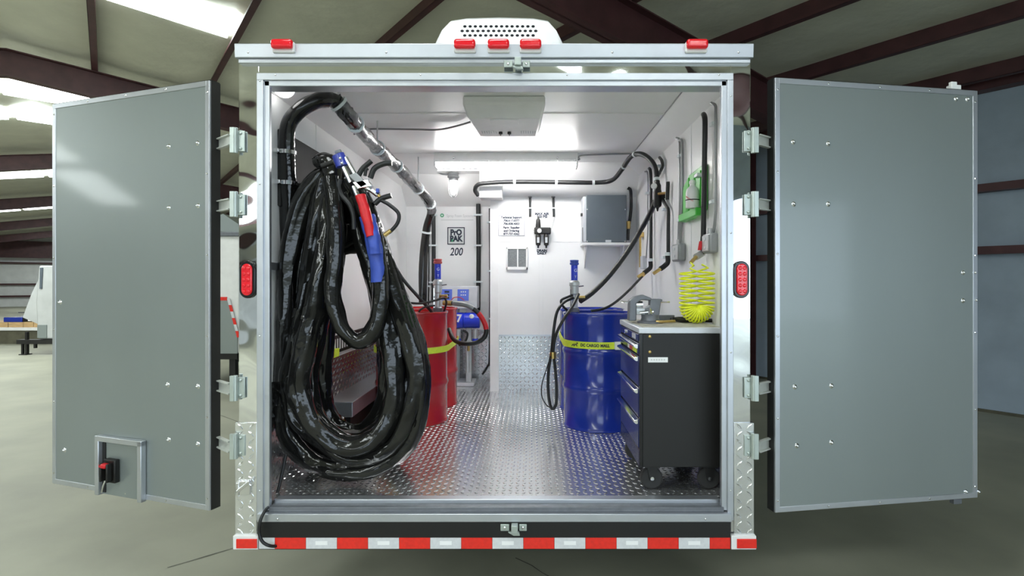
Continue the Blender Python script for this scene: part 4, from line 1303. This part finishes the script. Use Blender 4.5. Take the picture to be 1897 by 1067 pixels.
t_, path = hose_thing('air_line', [(1199, 503, 5.05), (1186, 516, 5.0), (1165, 538, 4.85), (1140, 560, 4.7), (1118, 572, 4.6), (1095, 576, 4.58)], .011, M_rubber, 'thin black line from the wall elbow curving onto the blue drum lid')
MB().cyl(at(1203, 499, 5.06), at(1189, 512, 5.02), .014, n=10).build('brass_fitting', M_brass, t_)
# power cable at the rear sill
hose_thing('power_cable', [(530, 842, 3.08), (522, 880, 3.05), (514, 912, 3.02), (505, 932, 2.95), (492, 945, 2.83), (482, 965, 2.80), (480, 985, 2.80), (486, 1003, 2.80), (500, 1011, 2.81), (514, 1011, 2.86), (530, 1005, 3.05)], .008, M_rubber, 'thin black power cable draped over the left end of the rear sill')

# ================================================================== FRONT BULKHEAD ITEMS
YB = YF - .001
def fb_(px, py, d=0.0): return at(px, py, YB - d)


# grey heater box on its bracket
hx = thing('heater_box', fb_(1122, 450), 'dark grey heater box on a white bracket high on the front bulkhead', 'heater')
a, b = at(1086, 361, 5.55), at(1161, 449, 5.55)
MB().box(a.x, b.x, 5.55, 5.565, b.z, a.z).build('front_panel', M_dgrey, hx, bevel=.006)
MB().box(a.x - .03, b.x - .004, 5.565, YB, b.z + .004, a.z - .012).build('case', M_lgrey, hx, bevel=.006)
MB().box(a.x - .05, a.x - .03, 5.6, 5.63, (a.z + b.z) / 2 + .03, (a.z + b.z) / 2 + .06).build('knob', M_blackp, hx, bevel=.003)
MB().box(a.x - .033, a.x - .029, 5.58, 5.62, b.z + .01, b.z + .15).build('side_grille', M_blackp, hx, smooth=0)
for px, py in ((1088, 388), (1158, 388), (1088, 447), (1158, 447)):
    p = at(px, py, 5.55)
    MB().dome((p.x, 5.55, p.z), (0, -1, 0), .007, .004).build('screw', M_chrome, hx)
p = at(1127, 448, 5.55)
MB().box(p.x - .028, p.x + .028, 5.547, 5.55, p.z - .004, p.z + .018).build('badge', M_lgrey, hx, smooth=0)
MB().box(a.x - .04, b.x + .03, 5.52, YB, b.z - .028, b.z - .004).build('bracket_shelf', M_white, hx, bevel=.003)
for xx in (a.x, b.x - .03):
    MB().prism([(xx, YB, b.z - .028), (xx, 5.55, b.z - .028), (xx, YB, b.z - .25)], (.012, 0, 0)).build('bracket_gusset', M_white, hx, smooth=0)
# pipes beside the heater
t_, path = hose_thing('supply_pipe', [(1163, 348, 5.7), (1168, 352, 5.7), (1169, 365, 5.7), (1169, 385, 5.7), (1167, 405, 5.7), (1164, 425, 5.7), (1163, 445, 5.7)], .016, M_rubber, 'black pipe dropping beside the grey heater box into a brass valve')
MB().cyl(at(1164, 410, 5.68), at(1164, 424, 5.68), .022, n=10).build('brass_valve', M_brass, t_)
# technical support sign
a, b = fb_(923, 399), fb_(972, 437)
sg = thing('wall_sign', (a.x, YB, b.z), 'small white text sign with phone numbers on the front bulkhead', 'sign')
MB().box(a.x, b.x, YB - .004, YB, b.z, a.z).build('board', M_white, sg, smooth=0)
for (x0, x1, z0, z1) in ((a.x, b.x, a.z - .0055, a.z), (a.x, b.x, b.z, b.z + .0055), (a.x, a.x + .0055, b.z, a.z), (b.x - .0055, b.x, b.z, a.z)):
    MB().box(x0, x1, YB - .005, YB - .004, z0, z1).build('border', M_inkg, sg, smooth=0)
cx = (a.x + b.x) / 2
for i, line in enumerate(('Technical Support', '706-617-0377', '706-838-4053', 'Parts, Supplies', 'and Ordering', '877-737-4362')):
    text_mb(line, .030, (cx, YB - .004, a.z - .022 - i * .0325 - (.006 if i > 2 else 0)), RX, UZ, NY, squeeze=.96, bold=.0018).build('lettering', M_ink, sg, smooth=0)
# vent grille
a, b = fb_(938, 458), fb_(978, 500)
vt = thing('wall_vent', (a.x, YB, b.z), 'white framed vent with two grey louvre panels on the front bulkhead', 'vent')
for (x0, x1, z0, z1) in ((a.x, b.x, a.z - .02, a.z), (a.x, b.x, b.z, b.z + .03), (a.x, a.x + .016, b.z, a.z), (b.x - .02, b.x, b.z, a.z), ((a.x + b.x) / 2 + .0, (a.x + b.x) / 2 + .012, b.z, a.z)):
    MB().box(x0, x1, YB - .022, YB, z0, z1).build('frame', M_white, vt, bevel=.003)
MB().box(a.x + .01, b.x - .01, YB - .006, YB, b.z + .01, a.z - .01).build('mesh_backing', M_mesh, vt, smooth=0)
s0 = None
nl_ = 11
for k in range(nl_):
    z = b.z + .036 + k * (a.z - b.z - .06) / nl_
    if s0 is None:
        s0 = MB().box(a.x + .014, b.x - .018, YB - .016, YB - .006, z, z + .007).build('louvre', M_mesh, vt, smooth=0)
        c0_ = WLOC[s0.name].copy()
        z00 = z
    else:
        dup(s0, c0_ + V((0, 0, z - z00)), vt)
# twin air filter set with lines
af = thing('air_filter_set', fb_(1008, 460), 'black twin-bowl air filter regulator with a round gauge on the front bulkhead', 'regulator')
yb = YB - .05
c1, c2 = at(997, 428, yb), at(1012, 428, yb)
for c in (c1, c2):
    MB().lathe((c.x, yb, c.z - .09), [(0, -.085), (.008, -.08), (.010, -.06), (.024, -.05), (.027, .04), (.024, .05), (.024, .08)], 16).build('bowl', M_blackp, af)
    MB().box(c.x - .012, c.x + .012, yb - .029, yb - .024, c.z - .12, c.z - .065).build('sight_glass', M_grey, af, smooth=0)
MB().box(c1.x - .04, c2.x + .045, yb - .03, YB, c1.z - .03, c1.z + .035).build('body', M_blackp, af, bevel=.008)
MB().lathe((c1.x, yb, c1.z + .03), [(.027, 0), (.024, .05), (.022, .08), (.01, .10), (.006, .12), (0, .12)], 16).build('knob', M_blackp, af)
MB().cyl((c1.x + .012, yb - .03, c1.z + .0), (c1.x + .012, yb - .046, c1.z), .022, n=18).build('gauge', M_white, af)
for px, s_ in ((982, 1), (1025, -1)):
    p, q = fb_(px, 366, .02), fb_(px + (0 if px < 1000 else 1), 402, .02)
    MB().tube([p, q], .012, 10).build('air_pipe', M_rubber, af)
    MB().cyl(p + V((0, 0, .01)), p, .02, n=10).build('pipe_collar', M_mgrey, af)
    MB().tube(spline([q, fb_(px + s_, 412, .025), fb_(px + s_ * 5, 424, .04), fb_(px + s_ * 9, 428, .05)], 5), .006, 8).build('clear_tube', M_signgrey, af)
    MB().box(p.x - .02, p.x + .02, YB - .035, YB, fb_(0, 386).z - .006, fb_(0, 386).z + .006).build('clip', M_clip, af, smooth=0)
c = fb_(1004, 399)
text_mb('MAX AIR\n120 PSI', .036, (c.x, YB, c.z), RX, UZ, NY, bold=.002, spacing=.8).build('wall_lettering', M_ink, smooth=0, label='dark lettering MAX AIR 120 PSI above the twin air filters', cat='lettering')
c = fb_(1004, 467)
text_mb('DRAIN\nDAILY', .034, (c.x, YB, c.z), RX, UZ, NY, bold=.002, spacing=.8).build('wall_lettering', M_ink, smooth=0, label='dark lettering DRAIN DAILY below the twin air filters', cat='lettering')

# recess bulkhead: lettering, badge, black conduits
YQ = YR - .001
def rb_(px, py, d=0.0): return at(px, py, YQ - d)


a, b = rb_(829, 421), rb_(861, 453)
bd = thing('wall_badge', (a.x, YQ, b.z), 'square silver badge with bold dark lettering and blue border on the recessed bulkhead', 'sign')
MB().box(a.x, b.x, YQ - .006, YQ, b.z, a.z).build('board', M_signgrey, bd, smooth=0)
for (x0, x1, z0, z1) in ((a.x, b.x, a.z - .01, a.z), (a.x, b.x, b.z, b.z + .01), (a.x, a.x + .01, b.z, a.z), (b.x - .01, b.x, b.z, a.z)):
    MB().box(x0, x1, YQ - .008, YQ - .005, z0, z1).build('border', M_ink, bd, smooth=0)
MB().prism([(a.x + .025, YQ - .006, b.z + .03), (a.x + .07, YQ - .006, b.z + .03), (a.x + .06, YQ - .006, b.z + .085)], (0, -.001, 0)).build('green_patch', M_inkgr, bd, smooth=0)
cx = (a.x + b.x) / 2
for i, line in enumerate(('PrO', 'PAK')):
    text_mb(line, .088, (cx, YQ - .0072, a.z - .062 - .072 * i), RX, UZ, NY, bold=.005, squeeze=.86).build('lettering', M_ink, bd, smooth=0)
c = rb_(845, 467)
text_mb('200', .125, (c.x, YQ, c.z), RX, UZ, NY, bold=.002, shear=.2, squeeze=.78).build('wall_lettering', M_ink, smooth=0, label='slanted dark number 200 below the square badge', cat='lettering')
c = rb_(849, 400)
sf = thing('wall_logo', (c.x, YQ, c.z - .05), 'pale company lettering with a green ring above the square badge', 'sign')
text_mb('Spray Foam Systems', .044, (c.x + .02, YQ, c.z), RX, UZ, NY, squeeze=.86).build('lettering', M_inkl, sf, smooth=0)
p = rb_(819, 399)
MB().tube([V((p.x + .016 * math.cos(k * PI / 10), YQ - .002, p.z + .016 * math.sin(k * PI / 10))) for k in range(20)], .006, 6, closed=True).build('ring_mark', M_inkgr, sf)
MB().box(rb_(817, 0).x, rb_(877, 0).x, YQ - .001, YQ, rb_(0, 408).z, rb_(0, 407).z).build('underline', M_inkl, sf, smooth=0)
for (px, y0, y1, r_, d, lab, clips) in ((886, 378, 575, .026, .03, 'thick black conduit running down the recessed bulkhead beside the step', (399, 455, 522)),
                                    (907.5, 386, 660, .012, .02, 'thin black conduit running down beside the corner trim of the step', (412, 502, 590)),
                                    (803, 395, 560, .022, .03, 'black conduit left of the square badge on the recessed bulkhead', (399, 455, 523)),
                                    (794, 400, 575, .008, .02, 'thin black wire beside the conduit near the red drums', (530,))):
    t_ = thing('wall_conduit', rb_(px, y1, d), lab, 'conduit')
    tail = [rb_(px - 4, y1 + 18, d + .03), rb_(px - 14, y1 + 34, d + .06)] if px == 907.5 else []
    MB().tube(spline([rb_(px, y0, d), rb_(px + .6, (y0 + y1) / 2, d), rb_(px - .5, y1, d)] + tail, 8), r_, 10).build('pipe', M_rubber, t_, smooth=70)
    for cy in clips:
        c = rb_(px, cy)
        MB().box(c.x - r_ - .02, c.x + r_ + .02, YQ - d - r_ - .003, YQ, c.z - .009, c.z + .009).build('clip', M_clip, t_, smooth=0)

# ================================================================== RIGHT WALL ITEMS
def rw_(px, py, d=0.0):
    """point on the right wall plane, d in front of it"""
    X = XR - d
    Y = X * FPX / (px - PX)
    return at(px, py, Y)


# eyewash station
ew = thing('eyewash_station', rw_(1287, 400), 'green wall holder with white eyewash bottle on the right wall', 'eyewash')
ya, yb_ = 3.42, 3.92
zt, zb = 2.40, 2.10
out = [(ya, zt), (ya + .03, zt + .01), (yb_ - .16, zt + .0), (yb_ - .02, zt - .05), (yb_, zt - .08), (yb_, zb + .03), (yb_ - .03, zb), (yb_ - .25, zb), (ya, zb + .03)]
MB().prism([(XR, y, z) for y, z in out], (-.02, 0, 0)).build('holder_plate', M_green, ew, bevel=.006)
MB().box(XR - .06, XR - .02, ya + .05, yb_ - .04, zb, zb + .05).build('holder_tray', M_green, ew, bevel=.006)
for k in range(3):
    y = ya + .07 + k * .13
    MB().box(XR - .028, XR - .02, y, y + .012, zb + .06, zt - .02).build('rib', M_green, ew, smooth=0)
bc = rw_(1285, 400)
bt = MB().lathe((XR - .065, 3.52, zb + .05), [(0, 0), (.038, 0), (.041, .006), (.041, .095), (.036, .118), (.018, .138), (.017, .148), (.021, .152), (.021, .168), (.010, .176), (0, .176)], 24)
bt = bt.build('eyewash_bottle', M_white, label='white squeeze bottle with red slanted print in the green holder', cat='bottle')
cxb, cyb = XR - .065, 3.52
fa2 = lambda x, y, z: V((cxb - (.0415 + z) * math.cos(x / .041 + .75), cyb - (.0415 + z) * math.sin(x / .041 + .75), zb + .105 + y - x * .6))
text_mb('EYEWASH', .017, None, RX, UZ, NY, fn=fa2, squeeze=.7).build('lettering', M_tapered, bt, smooth=0)
MB().tube([(cxb + .042 * math.cos(a), cyb + .042 * math.sin(a), zb + .10) for a in [2 * PI * k / 24 for k in range(24)]], .003, 6, closed=True).build('retaining_band', M_blackp, bt)

# conduits and pipes on the right wall
def wall_pipe(pts, r, m, lab, clips=(), cat='conduit', name='wall_conduit', d=.02, hole=True):
    P = [rw_(px, py, d) for px, py in pts]
    P[0].x = XR - .03
    t = thing(name, min(P, key=lambda p: p.z), lab, cat)
    MB().tube(spline(P, 7), r, 10).build('pipe', m, t, smooth=70)
    for (px, cy) in clips:
        c = rw_(px, cy)
        MB().box(XR - d - r - .004, XR, c.y - r - .018, c.y + r + .018, c.z - .01, c.z + .01).build('clip', M_clip, t, bevel=.002)
    return t


wall_pipe([(1321, 191), (1325, 196), (1326, 215), (1326, 300), (1326, 380), (1324, 415), (1320, 436)], .009, M_conduit, 'grey conduit dropping to the outlet box beside the door frame', ((1326, 230), (1326, 374)))
wall_pipe([(1302, 212), (1305, 216), (1306, 230), (1305, 300), (1304, 380), (1303, 440)], .016, M_rubber, 'thick black air pipe down the right wall past the green holder', ((1305, 325),), name='air_pipe', cat='pipe', d=.035)
for k, dx in enumerate((0, 4)):
    wall_pipe([(1256 + dx, 256 + dx), (1259 + dx, 262), (1260 + dx, 300), (1260 + dx, 380), (1258 + dx * .8, 420), (1257 + dx * .6, 455)], .010, M_conduit, ('inner grey conduit of the pair above the round-edged outlet box', 'outer grey conduit of the pair above the round-edged outlet box')[k], ((1260 + dx, 289), (1260 + dx, 408)) if k else ())
wall_pipe([(1203, 312), (1205, 318), (1206, 350), (1206, 420), (1206, 484)], .014, M_rubber, 'black air pipe behind the wall regulator ending in an elbow', ((1205, 358),), name='air_pipe', cat='pipe', d=.03)
wall_pipe([(1197, 318), (1200, 323), (1200, 380), (1200, 430), (1197, 478)], .006, M_conduit, 'thin grey conduit beside the black air pipe near the bulkhead')
wall_pipe([(1237, 337), (1237, 345), (1236, 370)], .016, M_rubber, 'short black pipe stub beside the wall regulator', name='air_pipe', cat='pipe', d=.03)
wall_pipe([(1222, 292), (1226, 298), (1227, 308), (1222, 320), (1217, 330)], .013, M_rubber, 'short black pipe joining the feed line above the regulator', ((1227, 308),), name='air_pipe', cat='pipe', d=.03)
t_ = wall_pipe([(1225, 362), (1230, 374), (1236, 384), (1238, 392), (1238, 430), (1238, 474)], .014, M_rubber, 'black air pipe from the regulator down to a brass-tipped elbow', ((1238, 388), (1238, 477)), name='air_pipe', cat='pipe', d=.03)
# elbows with brass fittings
for (px, py, lab) in ((1237, 486, 'black elbow with brass coupler below the regulator pipe'), (1205, 495, 'black elbow with brass fitting feeding the blue drum line')):
    c = rw_(px, py, .04)
    t_ = thing('pipe_elbow', c, lab, 'fitting')
    MB().tube(spline([c + V((0, 0, .05)), c + V((0, 0, .0)), c + V((-.03, -.01, -.03)), c + V((-.06, -.02, -.05))], 5), .019, 10).build('elbow', M_blackp, t_)
    MB().cyl(c + V((0, 0, .05)), c + V((0, 0, .075)), .022, n=12).build('collar', M_clip, t_)
    MB().cyl(c + V((-.06, -.02, -.05)), c + V((-.115, -.03, -.085)), .013, n=10).build('brass_coupler', M_brass, t_)
# outlet boxes
for (px0, px1, py0, py1, lab) in ((1247, 1271, 453, 485, 'grey cast outlet box with rounded edges below the paired conduits'), (1305, 1331, 434, 470, 'grey outlet box beside the door frame above the yellow coil')):
    a, b = rw_(px1, py0), rw_(px0 + (px1 - px0) * .42, py1)
    zt_, zb_ = rw_((px0 + px1) / 2, py0).z, rw_((px0 + px1) / 2, py1).z
    t_ = thing('outlet_box', (XR, (a.y + b.y) / 2, zb_), lab, 'outlet')
    MB().box(XR - .05, XR, a.y, b.y, zb_, zt_).build('box', M_conduit, t_, bevel=.012, seg=3)
    MB().box(XR - .055, XR - .05, a.y + .015, b.y - .015, zb_ + .012, zt_ - .012).build('cover_plate', M_grey, t_, bevel=.003)
    MB().cyl((XR - .025, (a.y + b.y) / 2, zt_), (XR - .025, (a.y + b.y) / 2, zt_ + .03), .016, n=12).build('connector', M_grey, t_)
    for k in (-.025, .025):
        MB().box(XR - .059, XR - .054, (a.y + b.y) / 2 - .014, (a.y + b.y) / 2 + .014, (zt_ + zb_) / 2 + k - .008, (zt_ + zb_) / 2 + k + .008).build('socket_flap', M_lgrey, t_, bevel=.002)
c = rw_(1196, 492)
MB().box(XR - .04, XR, c.y - .06, c.y + .06, rw_(1196, 498).z, rw_(1196, 474).z).build('switch_box', M_lgrey, bevel=.006, label='small pale switch box low on the right wall near the bulkhead', cat='box')
# wall regulator
c = rw_(1218, 365, .07)
wr2 = thing('air_regulator', c, 'black air regulator with round gauge on the right wall under the arching line', 'regulator')
MB().lathe((c.x, c.y, c.z), [(0, -.115), (.006, -.11), (.012, -.085), (.028, -.075), (.033, -.06), (.033, .04), (.028, .06), (.028, .09), (.02, .11), (.018, .13), (0, .13)], 18).build('body', M_blackp, wr2)
MB().cyl((c.x - .03, c.y - .028, c.z + .08), (c.x - .04, c.y - .045, c.z + .08), .023, n=18).build('gauge', M_white, wr2)
MB().cyl((c.x, c.y - .03, c.z + .02), (c.x + .05, c.y - .08, c.z + .02), .011, n=10).build('brass_tee', M_brass, wr2)
MB().box(c.x, XR, c.y - .015, c.y + .015, c.z - .01, c.z + .03).build('wall_bracket', M_blackp, wr2, smooth=0)
# brass valve and stub on wall near bulkhead
c = rw_(1186, 440, .03)
t_ = thing('brass_valve', rw_(1184, 496, .03), 'brass shut-off valve with a bare pipe on the right wall near the bulkhead', 'valve')
MB().box(c.x - .025, XR, c.y - .04, c.y + .04, c.z, c.z + .05).build('body', M_brass, t_, bevel=.008)
MB().cyl((c.x, c.y, c.z), (c.x, c.y, rw_(1184, 496).z), .011, n=10).build('stem_pipe', M_brass, t_)
# ball valve and yellow coil hose
vc = rw_(1297, 470, .06)
bv = thing('ball_valve', vc, 'ball valve with red lever at the end of the thick black air pipe', 'valve')
MB().tube(spline([rw_(1303, 438, .035), rw_(1302, 455, .035), rw_(1303, 465, .04), vc + V((.01, 0, .01))], 5), .017, 10).build('elbow', M_blackp, bv)
MB().cyl(vc + V((.02, .02, .005)), vc + V((-.03, -.02, -.02)), .02, n=12).build('body', M_grey, bv)
MB().obox(vc + V((-.02, -.012, .02)), V((.012, .008, .055)), V((.008, -.012, 0)), V((.014, 0, 0))).build('lever', M_tapered, bv, bevel=.003)
MB().cyl(vc + V((-.03, -.02, -.02)), vc + V((-.07, -.05, -.055)), .011, n=10).build('brass_tail', M_brass, bv)

CY = 3.26
top = at(1291, 492, CY)
bot = at(1289, 570, CY)
rc = .048
ztop, zbot = at(0, 503, CY).z, at(0, 566, CY).z
xc = at(1291, 0, CY).x
ax = []
Llen = ztop - zbot
R_ = .050
nleg = 120
turns_leg, turns_bend = 7.0, 15
pts = []
ph = 0
for k in range(nleg + 1):
    f = k / nleg
    c = V((xc - R_, CY, ztop - Llen * f))
    a = 2 * PI * turns_leg * f
    pts.append(c + V((math.cos(a) * rc, math.sin(a) * rc, 0)))
nb = 260
for k in range(1, nb + 1):
    f = k / nb
    th = PI * f
    c = V((xc - R_ * math.cos(th), CY, zbot - R_ * math.sin(th)))
    rad_d = V((math.cos(th), 0, math.sin(th)))            # across the bend
    a = 2 * PI * turns_bend * f
    pts.append(c + rad_d * (math.cos(a) * rc) + V((0, math.sin(a) * rc, 0)))
for k in range(1, nleg + 1):
    f = k / nleg
    c = V((xc + R_, CY, zbot + Llen * f))
    a = 2 * PI * turns_leg * f
    pts.append(c + V((-math.cos(a) * rc, math.sin(a) * rc, 0)))
pts = [vc + V((-.07, -.05, -.055)), at(1285, 492, CY), at(1278, 497, CY)] + pts + [at(1312, 496, CY), at(1300, 490, CY + .02)]
coil = thing('coiled_air_hose', at(1290, 604, CY), 'bright yellow coiled air hose hanging from the ball valve over the tool chest', 'hose')
MB().tube(pts, .0056, 7).build('coil', M_coil, coil, smooth=70)

# ================================================================== BACKGROUND OBJECTS IN THE WORKSHOP
# white trailer with stone guard seen past the left door (local x across its nose, y away)
bt_ = thing('parked_trailer', at(405, 718, 9.6), 'white enclosed trailer with bare metal nose and red-white tape parked behind the left door', 'trailer')
def pq(px, py, Y=9.0): return at(px, py, Y)
x0, x1 = pq(300, 0).x, pq(436, 0).x
z1, zm, z0 = pq(0, 432).z, pq(0, 553).z, pq(0, 655).z
MB().box(x0, x1 + .06, 9.02, 12.5, z0, z1).build('body', M_wpaint, bt_, bevel=.03)
pts = [(x0, 9.0, zm), (pq(421, 0).x, 9.0, zm), (x1 + .03, 9.0, pq(0, 625).z), (x1 + .03, 9.0, z0), (x0, 9.0, z0)]
MB().prism(pts, (0, .03, 0)).build('stone_guard', M_galv, bt_, smooth=0)
for i in range(9):
    a, b = pq(421 - (i + 1) * 13, 0).x, pq(421 - i * 13, 0).x
    MB().box(a, b, 8.99, 9.0, zm - .03, zm + .025).build('tape_block', M_refl_r if i % 2 == 0 else M_refl_w, bt_, smooth=0)
A_, B_ = V((pq(421, 0).x, 8.99, zm)), V((x1 + .03, 8.99, pq(0, 625).z))
for i in range(6):
    p, q = A_.lerp(B_, i / 6), A_.lerp(B_, (i + 1) / 6)
    MB().prism([p, q, q + V((.045, 0, 0)), p + V((.045, 0, 0))], (0, .01, 0)).build('tape_block', M_refl_w if i % 2 == 0 else M_refl_r, bt_, smooth=0)
MB().box(x0, x1 + .08, 8.98, 9.1, z1 - .05, z1 + .02).build('roof_trim', M_mgrey, bt_, bevel=.01)
p = pq(424, 0)
MB().box(p.x - .05, p.x + .05, 9.1, 9.2, .0, z0).build('jack_post', M_blackp, bt_, bevel=.005)
MB().box(p.x - .09, p.x + .09, 9.06, 9.24, .0, .02).build('jack_foot', M_blackp, bt_, smooth=0)
MB().box(p.x + .04, p.x + .14, 9.13, 9.16, z0 - .12, z0 - .09).build('jack_crank', M_blackp, bt_, smooth=0)
for (xx, yy) in ((x0 + .3, 11.2), (x1 - .1, 11.2)):
    MB().lathe((xx - .1, yy, .32), [(0, .05), (.16, .03), (.18, 0), (.3, 0), (.32, .03), (.32, .17), (.3, .2), (0, .2)], 24, 'x').build('wheel', M_tyre, bt_)
MB().box(x0, x1, 9.05, 12.4, z0 - .1, z0).build('frame_rail', M_blackp, bt_, smooth=0)
MB().prism([pq(398, 402, 9.4), pq(413, 396, 9.4), pq(446, 418, 9.4), pq(446, 432, 9.4), pq(398, 428, 9.4)], (0, .9, 0)).build('roof_vent', M_galv, bt_, smooth=0)

M_greyw = mat('greyed_white', (0.46, 0.47, 0.46), 0.5, 0, 0.1, 3)  # white greyed down evenly to offset the strong skylight on this trailer
# second trailer at far left with tongue and jack
b2 = thing('parked_trailer', at(62, 655, 13.0), 'white sloped-nose trailer with black tongue and jack beside the stacked lumber', 'trailer')
Yt = 13.0
pt = lambda px, py, d=0: at(px, py, Yt + d)
MB().prism([pt(72, 492), pt(130, 492), pt(130, 628), pt(70, 628), pt(66, 560)], (0, 4.0, 0)).build('body', M_greyw, b2, bevel=.03)
MB().prism([pt(74, 496, -.02), pt(79, 496, -.02), pt(77, 535, -.02), pt(73, 535, -.02)], (0, .02, 0)).build('window_strip', M_dgrey, b2, smooth=0)
MB().prism([pt(69, 602, -.02), pt(86, 602, -.02), pt(86, 626, -.02), pt(69, 626, -.02)], (0, .02, 0)).build('stone_guard', M_galv, b2, smooth=0)
MB().prism([pt(58, 545, .2), pt(70, 520, .2), pt(70, 600, .2), pt(42, 588, .2)], (0, .3, 0)).build('tarp', M_greyw, b2, smooth=0)
MB().box(pt(34, 0).x, pt(130, 0).x, Yt - .05, Yt + .1, pt(0, 637).z, pt(0, 629).z).build('tongue', M_blackp, b2, smooth=0)
MB().box(pt(46, 0).x, pt(50, 0).x, Yt, Yt + .06, 0.01, pt(0, 615).z).build('jack_post', M_blackp, b2, smooth=0)
MB().box(pt(39, 0).x, pt(42, 0).x, Yt, Yt + .05, 0.01, pt(0, 635).z).build('support_leg', M_blackp, b2, smooth=0)
MB().box(pt(38, 0).x, pt(52, 0).x, Yt - .05, Yt + .11, 0.0, .02).build('jack_foot', M_blackp, b2, smooth=0)
MB().box(pt(62, 0).x, pt(66, 0).x, Yt, Yt + .05, pt(0, 645).z, pt(0, 637).z).build('safety_hook', M_blackp, b2, smooth=0)
for yy in (Yt + 2.4,):
    for px in (84, 125):
        MB().lathe((pt(px, 0).x - .1, yy, .32), [(0, .05), (.16, .03), (.18, 0), (.3, 0), (.32, .03), (.32, .17), (.3, .2), (0, .2)], 24, 'x').build('wheel', M_tyre, b2)

# low deck trailer with lumber and bins on it
Yk = 15.2
pk = lambda px, py, d=0: at(px, py, Yk + d)
dk = thing('low_platform', (pk(20, 0).x, Yk + .7, 0), 'low dark platform with a white edge beam at the far left', 'platform')
zt_ = pk(0, 607).z
MB().box(pk(-120, 0).x, pk(72, 0).x, Yk + .04, Yk + 1.4, 0, zt_ - .08).build('base', M_darkwood, dk, smooth=0)
MB().box(pk(-120, 0).x, pk(74, 0).x, Yk, Yk + 1.45, zt_ - .08, zt_).build('edge_beam', M_wpaint, dk, bevel=.01)
for i, (a, b, c) in enumerate(((-100, 6, .0), (8, 35, .0), (36, 54, .01), (55, 70, .06))):
    MB().box(pk(a, 0).x, pk(b, 0).x, Yk + .12, Yk + 1.0, zt_, zt_ + .13 + c).build('lumber_block', M_wood, bevel=.006, group='lumber on the low platform',
        label=('long pale timber on the low platform beneath the blue bin', 'pale timber block on the low platform under the gap between bins', 'short pale timber block on the low platform beneath the black bin', 'tallest pale timber block on the low platform beside the sloped-nose trailer')[i], cat='lumber')
zz = zt_ + .13
bn = thing('storage_bin', (pk(10, 0).x, Yk + .5, zz), 'blue bin with wire handle on the lumber', 'bin')
MB().box(pk(-10, 0).x, pk(25, 0).x, Yk + .25, Yk + .8, zz, zz + .13).build('tub', M_blue, bn, bevel=.015)
MB().tube([pk(3, 0) * 1, V((pk(3, 0).x, Yk + .5, zz + .25)), V((pk(22, 0).x, Yk + .5, zz + .25)), V((pk(22, 0).x, Yk + .5, zz + .1))][1:], .012, 6).build('handle', M_blackp, bn)
bn = thing('storage_bin', (pk(45, 0).x, Yk + .5, zz + .01), 'black bin with white tag on the lumber', 'bin')
MB().box(pk(26, 0).x, pk(56, 0).x, Yk + .25, Yk + .8, zz + .01, zz + .13).build('tub', M_blackp, bn, bevel=.015)
MB().box(pk(37, 0).x, pk(43, 0).x, Yk + .24, Yk + .25, zz + .03, zz + .11).build('tag', M_white, bn, smooth=0)
